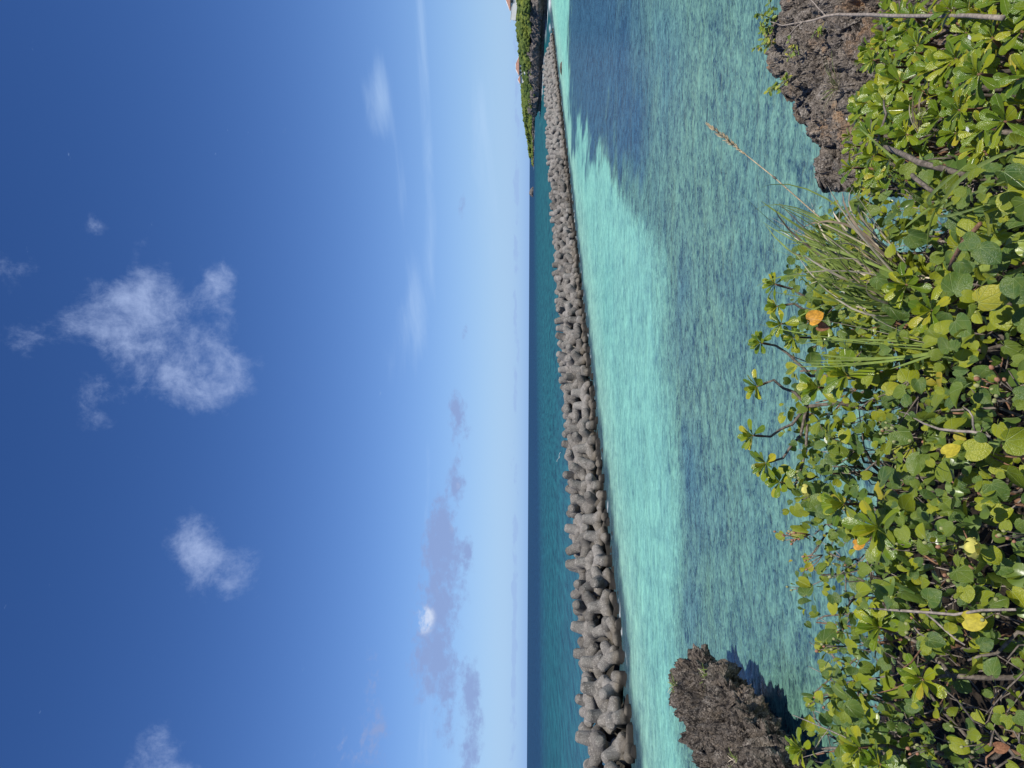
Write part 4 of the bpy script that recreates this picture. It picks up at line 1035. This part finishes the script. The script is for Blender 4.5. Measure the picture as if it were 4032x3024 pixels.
# ------------------------------------------------------------------ grasses
def blade_mesh(a, b, bend, w, mat, seed):
    r = random.Random(seed); n = 9; a, b = Vector(a), Vector(b); L = (b - a).length
    side = (b - a).cross(Vector((0, 1, 0.2))).normalized(); V, F = [], []; tw = r.uniform(-.7, .7)
    for i in range(n):
        t = i / (n - 1); p = a.lerp(b, t) + Vector(bend) * L * (4 * t * (1 - t)) * .5
        ww = w * (0.55 + 0.9 * t) * (1 - t) ** .6 if t > .15 else w * .6
        ang = tw * t * 2; s2 = side * math.cos(ang) + Vector((0, 1, .3)).normalized() * math.sin(ang)
        V += [p - s2 * ww, p + Vector((0, -ww * .35, -ww * .35)), p + s2 * ww]
    for i in range(n - 1):
        k = 3 * i; F += [(k, k + 1, k + 4, k + 3), (k + 1, k + 2, k + 5, k + 4)]
    m = MB(); m.add(V, F); return m.mesh('blade', mat)
def grass(name, label, base, blades, group=None):
    e = empty(name, base); tag(e, label, 'grass', group); B = Vector(base)
    for i, (tip, bend, w, mat, root) in enumerate(blades):
        obj('blade', blade_mesh(Vector(root) - B, Vector(tip) - B, bend, w, mat, i), e)
    return e
def base_on_ground(px, py, d):
    p = at(px, py, d); return Vector((p[0], p[1], float(ground_z(p[0], p[1]))))
bl = []
for i in range(250):
    # fan seen in the photo: from the foot towards upper right
    t = pr.random(); L = pr.uniform(.45, 1.0)
    tx = 2900 + 400 * t + pr.gauss(0, 70); ty = 780 + 370 * t + pr.gauss(0, 90)
    f = Vector(at(3640 + pr.gauss(0, 45), 1165 + pr.gauss(0, 35), 3.0 + pr.gauss(0, .05)))
    tip = Vector(at(tx, ty, 3.2 + pr.gauss(0, .22)))
    tip = f.lerp(tip, L)
    kind = pr.random(); mat = M_GRASS if kind < .52 else (M_DRY if kind < .84 else M_DRY_DARK)
    droop = Vector((pr.gauss(.05, .22), pr.gauss(0, .12), pr.uniform(-.02, .22)))
    if mat is not M_GRASS and pr.random() < .6:
        tip += Vector((pr.uniform(.02, .22), pr.gauss(0, .08), pr.uniform(-.22, -.02))); droop.z += .22
    bl.append((tip, droop, pr.uniform(.004, .0085), mat, f))
g1 = grass('tall_grass', 'tall clump of green and straw-dry grass in the middle of the bushes', base_on_ground(3640, 1165, 3.0), bl)
f = Vector(at(3600, 1150, 3.0)) - g1.location; k1 = Vector(at(3050, 700, 3.15)) - g1.location; k2 = Vector(at(2790, 492, 3.25)) - g1.location
m = MB(); m.tube([f, f.lerp(k1, .5) + Vector((-.01, 0, .01)), k1, k1.lerp(k2, .55)], [.0032, .003, .0026, .002], 5); obj('stalk', m.mesh('stalk', M_STRAW), g1)
m = MB(); d = k2 - k1
for i in range(90):
    t = .42 + .58 * i / 90; c = k1 + d * t; w = .012 * math.sin(math.pi * min(1, (t - .40) / .62)) + .002
    o_ = rvec(1); o_ = (o_ - d.normalized() * o_.dot(d.normalized())).normalized(); e_ = c + o_ * w + d.normalized() * .022
    m.tube([c, c.lerp(e_, .5) + o_ * .001, e_], [.0013, .0024, .0008], 3)
obj('seed_head', m.mesh('seed_head', M_STRAW), g1)
m = MB(); m.tube([k1 - d.normalized() * .01, k1, k1 + d.normalized() * .012], [.003, .006, .003], 6); obj('node', m.mesh('node', M_BARK), g1)
# broad green grass on the right
F0 = Vector(at_top(3704, 815, 2.75, 0.02)); bl = []
for (tx, ty, dd, w, bz) in [(3373, 494, 2.95, .007, .10), (3475, 560, 2.9, .008, .06), (3620, 600, 2.8, .009, .10), (3963, 946, 2.5, .011, .12), (4060, 575, 2.5, .009, .08), (3480, 640, 2.95, .006, .15), (4020, 690, 2.5, .007, .15),
                             (3560, 900, 2.85, .006, .1), (3820, 640, 2.65, .008, .2), (3900, 800, 2.55, .006, .2), (3400, 720, 3.0, .005, .2), (3650, 980, 2.7, .006, .1)]:
    bl.append((Vector(at_top(tx, ty, dd, 0.12)), Vector((pr.gauss(0, .08), -.05, bz)), w * 1.15, M_GRASS, F0 + rvec(.012)))
grass('broad_grass', 'broad-bladed bright green grass tuft among the glossy rosettes', base_on_ground(3704, 815, 2.75), bl)
F0 = Vector(at_top(3760, 1373, 2.7, -.05)); bl = []
for (tx, ty, dd, w, bz, mt) in [(2972, 1273, 3.3, .004, .03, M_GRASS), (3050, 1415, 3.3, .004, .02, M_GRASS), (3100, 1330, 3.25, .006, .0, M_GRASS), (3120, 1360, 3.25, .007, .02, M_GRASS), (3090, 1440, 3.2, .005, .02, M_GRASS), (3200, 1390, 3.1, .007, .02, M_GRASS), (3300, 1240, 3.0, .006, .08, M_GRASS),
                                 (3460, 1340, 2.9, .008, .1, M_GRASS), (3150, 1250, 3.2, .003, .1, M_DRY), (3500, 1455, 2.8, .006, .0, M_GRASS), (3350, 1170, 3.0, .004, .15, M_DRY), (3180, 1420, 3.1, .006, .0, M_GRASS)]:
    bl.append((Vector(at_top(tx, ty, dd, .1)), Vector((pr.gauss(0, .05), -.04, bz)), w, mt, F0 + rvec(.012)))
grass('narrow_grass', 'narrow green grass tuft between the orange leaf and the tallest rosettes', base_on_ground(3760, 1373, 2.7), bl)
# dry tufts: the dead frond between the rosettes and the brown tuft on the ledge
F0 = Vector(at_top(3625, 500, 3.0, .05)); bl = []
for i in range(26):
    u = pr.random(); bl.append((Vector(at_top(3570 + 110 * u + pr.gauss(0, 12), 385 + 40 * abs(u - .4) + pr.gauss(0, 20), 2.9, .10)), Vector((pr.uniform(-.25, .1), 0, .22)), .003, pr.choice((M_DRY, M_DRY_DARK, M_DRY_DARK)), F0 + rvec(.01)))
grass('dead_frond', 'curled dead grey-brown frond hanging over the rosettes', base_on_ground(3625, 500, 3.0), bl)

# ------------------------------------------------------------------ flowers, odd leaves and buds
def nearest_hib(p): return hibs[int(np.argmin(np.hypot(hib_roots[:, 0] - p.x, hib_roots[:, 1] - p.y)))]
def flower(px, py, d, r, mat=M_PETAL, open_=0.5):
    p = Vector(at_top(px, py, d, .06)); sh = nearest_hib(p)
    ax = Vector((0.1, -.5, -.35)).normalized(); q = ax.orthogonal(); q2 = ax.cross(q)
    m = MB(); m.tube([-ax * r * .9, -ax * r * .7, -ax * r * .4, -ax * r * .1], [r * .07, r * .10, r * .24, r * .17], 8)
    e = obj('flower', m.mesh('flower', M_BUD), sh.e, rel(sh.pos, Matrix.Translation(p)))
    for k in range(5):
        a = k * 1.2566; V = []; F = []
        for i in range(6):
            t = i / 5
            for j in range(5):
                s_ = (j - 2) / 2; aa = a + s_ * .75 * (0.55 + t * .35); rr = r * (0.18 + (0.42 + .28 * open_) * math.sin(.15 + t * 2.5)) * (1 + .05 * k + .12 * math.sin(k * 2.1 + s_ * 3 + t * 4))
                V.append(ax * (t * r * .95 - r * .4) + (q * math.cos(aa) + q2 * math.sin(aa)) * rr)
        for i in range(5):
            for j in range(4): b = i * 5 + j; F.append((b, b + 1, b + 6, b + 5))
        m = MB(); m.add(V, F); obj('petal', m.mesh('petal', mat), e)
flower(3172, 1930, 3.6, .034, M_PETAL, .25); flower(3822, 2155, 2.40, .036, M_PETAL, .15)
def odd_leaf(px, py, d, size, me, tip, label, nrm=(0.1, -.75, .6)):
    p = Vector(at_top(px, py, d, .07)); sh = nearest_hib(p); o = put_heart(sh, p, size, me, Vector(nrm).normalized(), Vector(tip), 'leaf'); o['label'] = label
odd_leaf(3190, 1262, 3.15, .062, ORANGE_LEAF, (.35, 0, -.8), 'orange withered leaf')
odd_leaf(3222, 1285, 3.17, .045, BROWN_LEAF, (-.2, 0, -.9), 'brown withered leaf')
odd_leaf(3800, 2440, 2.38, .06, YELLOW_LEAF, (0, -.2, -1), 'large yellow leaf')
odd_leaf(3725, 1790, 2.45, .05, YELLOW_LEAF, (.3, 0, -1), 'yellowish spotted leaf', (.5, -.4, .6))
odd_leaf(3365, 2145, 3.0, .04, ORANGE_LEAF, (.1, 0, -1), 'orange leaf')
odd_leaf(3920, 2940, 2.3, .036, BROWN_LEAF, (.1, 0, -1), 'brown leaf')
odd_leaf(3560, 640, 2.9, .035, BROWN_LEAF, (.5, 0, -.6), 'dark red-brown leaf')
# buds and seed heads in small clusters
BUD = MB(); BUD.tube([(0, 0, -.9), (0, 0, -.7), (0, 0, -.2), (0, 0, .45), (0, 0, .8), (0, 0, 1.0)], [.12, .5, .75, .6, .3, .04], 7)
BUD_G = BUD.mesh('bud', M_BUD); BUD_R = BUD.mesh('bud', M_BUD_RED)
def buds(px, py, d, n, mat_red, spread=.05):
    p = Vector(at_top(px, py, d, .04)); sh = nearest_hib(p); foot = p + Vector((pr.gauss(0, .02), .03, -.10))
    for _ in range(n):
        q = p + rvec(spread * .5); o = obj('bud', BUD_R if pr.random() < mat_red else BUD_G, sh.e, rel(sh.pos, frame_matrix(q, (q - foot).orthogonal(), q - foot, pr.uniform(.0065, .0105))))
        sh.tube('stalk', [foot, foot.lerp(q, .5) + rvec(.004), q], [.0022, .0018, .0016], M_BUD_RED if mat_red > .4 else M_BARK, 4)
for a in [(3120, 2110, 3.6, 8, .9), (3150, 1890, 3.6, 8, .2), (3170, 2210, 3.6, 5, .8), (3510, 1690, 2.9, 6, .2), (3560, 1740, 2.8, 6, .2), (3510, 1780, 2.85, 5, .1), (3560, 2170, 2.75, 6, .3), (3700, 2130, 2.5, 5, .3), (3720, 2290, 2.5, 6, .4),
          (3880, 1490, 2.3, 5, .6), (3930, 1560, 2.25, 5, .4), (3960, 2120, 2.2, 5, .4), (3880, 2400, 2.3, 6, .1), (3250, 2560, 3.4, 6, .3), (3130, 2330, 3.7, 4, .5), (3200, 2740, 3.5, 4, .3), (3400, 2400, 3.0, 5, .2), (3820, 2900, 2.35, 5, .2), (3600, 2950, 2.7, 6, .3), (3080, 2120, 3.7, 5, .9), (3560, 2480, 2.7, 5, .2), (3300, 2230, 3.2, 4, .4)]:
    buds(*a)
# small white flowers of the rosette shrubs
def white_flower(px, py, d):
    p = Vector(at_top(px, py, d, .06)); j = int(np.argmin(np.hypot(nau_roots[:, 0] - p.x, nau_roots[:, 1] - p.y))); sh = naus[j]; m = MB()
    for k in range(5):
        a = -1.1 + k * .55; c = Vector((math.sin(a), -.2, -math.cos(a))) * .011
        m.add([(0, 0, 0), tuple(c * .6 + Vector((.0035, 0, .002))), tuple(c), tuple(c * .6 - Vector((.0035, 0, .002)))], [(0, 1, 2, 3)])
    obj('flower', m.mesh('flower', M_PETAL_W, False), sh.e, rel(sh.pos, Matrix.Translation(p)))
for a in [(3802, 512, 2.35), (3330, 470, 4.4), (3810, 150, 2.3)]: white_flower(*a)

# ------------------------------------------------------------------ plants on the ledge
def rock_shrub(label, root, n_br, size, leafs, lean, leaf=.035):
    B = Vector(root); e = empty('rock_shrub', B); tag(e, label, 'shrub', 'small shrubs rooted in the ledge')
    for i in range(n_br):
        tip = Vector((pr.gauss(lean[0], .45), pr.gauss(lean[1], .4), pr.uniform(.25, 1.0) + lean[2])) * size
        pts = curve_pts(Vector((0, 0, -.03)), tip, .03, 5, .02 * size / .4); m = MB(); m.tube(pts, list(np.linspace(.006, .002, 6)), 5)
        obj('branch', m.mesh('branch', M_BARK), e)
        for k in range(leafs):
            t = pr.uniform(.45, 1.0); j = min(4, int(t * 5)); p = pts[j].lerp(pts[j + 1], t * 5 - j) + rvec(.012)
            nrm = Vector((.1, -.45, .8)) + rvec(.4); d = rvec(1) + Vector((0, 0, .4))
            obj('leaf', pr.choice(OVALS), e, frame_matrix(p, d - nrm.normalized() * d.dot(nrm.normalized()), nrm, leaf * pr.uniform(.75, 1.2)))
rock_shrub('small-leaved yellow-green shrub on the outer tip of the ledge', at(3100, 110, 7.6), 13, .42, 11, (-.1, .1, .1), .055)
rock_shrub('sparse sprig on the middle of the ledge rim', at(3120, 310, 6.9), 6, .22, 7, (-.3, 0, .0), .05)
rock_shrub('tiny green sprig in the rust-stained rock', at(3255, 125, 6.3), 4, .12, 6, (0, 0, 0), .04)
rock_shrub('tiny sprig growing beside the brown tuft on the ledge', at(3150, 215, 6.9), 4, .16, 5, (0, 0, 0), .045)
bl = []; F0 = Vector(at(3300, 345, 5.9))
for i in range(80):
    bl.append((F0 + Vector((pr.gauss(-.02, .11), pr.gauss(-.02, .08), pr.uniform(.02, .15))), Vector((pr.gauss(0, .1), 0, .1)), .0026, pr.choice((M_DRY_DARK, M_DRY_DARK, M_DRY, M_GRASS)), F0 + rvec(.015)))
grass('dry_tuft', 'brown dry grass tuft growing in a crack of the ledge', F0 - Vector((0, 0, .02)), bl)
# plants on the dark point
def point_top(px, py, d): return Vector(at(px, py, d))
for (px, py, d, lab) in [(2662, 2705, 26.3, 'small green tuft on the crest of the dark limestone point'), (2780, 2665, 24.0, 'tiny green sprig in a hollow of the dark limestone point'), (2905, 2990, 20.6, 'yellowish dry tuft low on the dark limestone point')]:
    F0 = point_top(px, py, d); bl = []
    for i in range(46 if 'crest' in lab else 16):
        bl.append((F0 + Vector((pr.gauss(0, .24), pr.gauss(0, .15), pr.uniform(.05, .30))), Vector((pr.gauss(0, .2), 0, .1)), .016, pr.choice((M_GRASS, M_GRASS, M_DRY)), F0 + Vector((pr.gauss(0, .10), 0, -.04))))
    grass('rock_tuft', lab, F0 - Vector((0, 0, .05)), bl)

# ------------------------------------------------------------------ dead branch on the right, bare stems
def bare_branch(label, paths, mat=M_TWIG, name='dead_branch'):
    p0 = paths[0][0]; base = Vector(at_top(*p0[:3], 0.0)); e = None
    for i, path in enumerate(paths):
        pts = [Vector(at_top(*q[:3], 0.06)) - base for q in path]; m = MB()
        fine = []
        for a, b in zip(pts[:-1], pts[1:]): fine += [a, a.lerp(b, .5) + rvec(.004)]
        fine.append(pts[-1]); rr = list(np.interp(np.linspace(0, 1, len(fine)), np.linspace(0, 1, len(path)), [q[3] for q in path]))
        m.tube(fine, rr, 6)
        if i == 0: e = obj(name, m.mesh(name, mat), None, Matrix.Translation(base)); tag(e, label, 'branch')
        else: obj('twig', m.mesh('twig', mat), e)
bare_branch('long bare dead branch rising past the ledge at the top picture edge', [[(3950, 70, 3.0, .008), (3700, 62, 3.5, .008), (3500, 62, 4.0, .009), (3350, 58, 4.3, .009), (3251, 63, 4.5, .008), (3170, 85, 4.6, .006), (3080, 101, 4.7, .004), (3032, 85, 4.75, .002)],
            [(3251, 63, 4.5, .006), (3220, 30, 4.55, .004), (3188, -5, 4.6, .003)], [(3160, 88, 4.6, .004), (3110, 135, 4.7, .003), (3070, 160, 4.75, .002)]])
bare_branch('grey forked bare stem between the rosettes and the grass', [[(3800, 690, 3.2, .011), (3620, 640, 3.5, .011), (3490, 580, 3.7, .010), (3400, 565, 3.9, .009), (3330, 560, 4.1, .007)], [(3455, 570, 3.75, .006), (3430, 470, 3.85, .005), (3400, 440, 3.9, .004)], [(3450, 572, 3.75, .006), (3490, 450, 3.7, .005), (3480, 395, 3.75, .004)],
             [(3430, 590, 3.8, .005), (3350, 620, 3.9, .004), (3310, 625, 3.95, .003)], [(3560, 620, 3.6, .008), (3600, 700, 3.5, .008), (3680, 760, 3.4, .008)]], M_BARK)
bare_branch('reddish bare stem under the broad leaves near the grass', [[(3860, 880, 2.45, .006), (3790, 960, 2.5, .0075), (3740, 1060, 2.5, .008)]], M_BARK_RED)
bare_branch('pale forked dead twig lying across round leaves near a yellow leaf', [[(4000, 2400, 2.2, .004), (3760, 2420, 2.45, .005), (3560, 2405, 2.7, .005), (3420, 2395, 2.9, .003)], [(3640, 2410, 2.6, .004), (3720, 2480, 2.5, .0035), (3800, 2540, 2.45, .003)], [(3640, 2505, 2.6, .003), (3600, 2470, 2.65, .003)]])
bare_branch('thin grey dead twig in the middle of the round leaves', [[(3900, 1720, 2.3, .004), (3830, 1700, 2.4, .0045), (3700, 1690, 2.55, .004), (3590, 1640, 2.7, .003), (3540, 1620, 2.75, .002)], [(3840, 1700, 2.4, .0035), (3830, 1640, 2.42, .003), (3790, 1600, 2.45, .002)]])
bare_branch('bent grey dead twig reaching over the water by the rock point', [[(3330, 2905, 3.2, .0035), (3230, 2860, 3.4, .003), (3120, 2815, 3.55, .002)], [(3260, 2875, 3.35, .002), (3210, 2945, 3.4, .0015)]])

# ------------------------------------------------------------------ litter and dead sticks on the soil, too many to count
Vs, Fs = [], []; k = 0
for i in range(5000):
    x = pr.uniform(-3.4, 3.2); y = pr.uniform(1.2, 5.2)
    if y > edge_y(x) - .1: continue
    z = float(ground_z(x, y)) + pr.uniform(.005, .05); a = rvec(1).normalized(); b = a.orthogonal().normalized()
    L = pr.uniform(.012, .045); c = Vector((x, y, z)); w = L * pr.uniform(.3, .6)
    if pr.random() < .25: L *= 3; w = .003
    Vs += [tuple(c - a * L * .5), tuple(c + b * w * .5), tuple(c + a * L * .5), tuple(c - b * w * .5 + Vector((0, 0, .006)))]; Fs.append((k, k + 1, k + 2, k + 3)); k += 4
lit = obj('leaf_litter', mesh_np('leaf_litter', np.array(Vs), np.array(Fs), M_LITTER, False)); tag(lit, 'dry brown leaf litter and sticks under the bushes', 'litter', None, 'stuff')
m = MB()
for i in range(520):
    x = pr.uniform(-2.8, 2.4); y = pr.uniform(1.5, 4.4)
    if y > edge_y(x) - .2: continue
    a = Vector((x, y, float(ground_z(x, y)))); b = a + Vector((pr.gauss(0, .18), pr.gauss(0, .18), pr.uniform(.05, .52)))
    if b.z > float(canopy_z(b.x, b.y)) + .06: continue
    m.tube(curve_pts(a, b, .03, 3, .015), [.004, .0035, .003, .002], 4, False)
st = obj('dead_sticks', m.mesh('dead_sticks', M_TWIG)); tag(st, 'tangle of thin dead sticks inside the bushes', 'sticks', None, 'stuff')
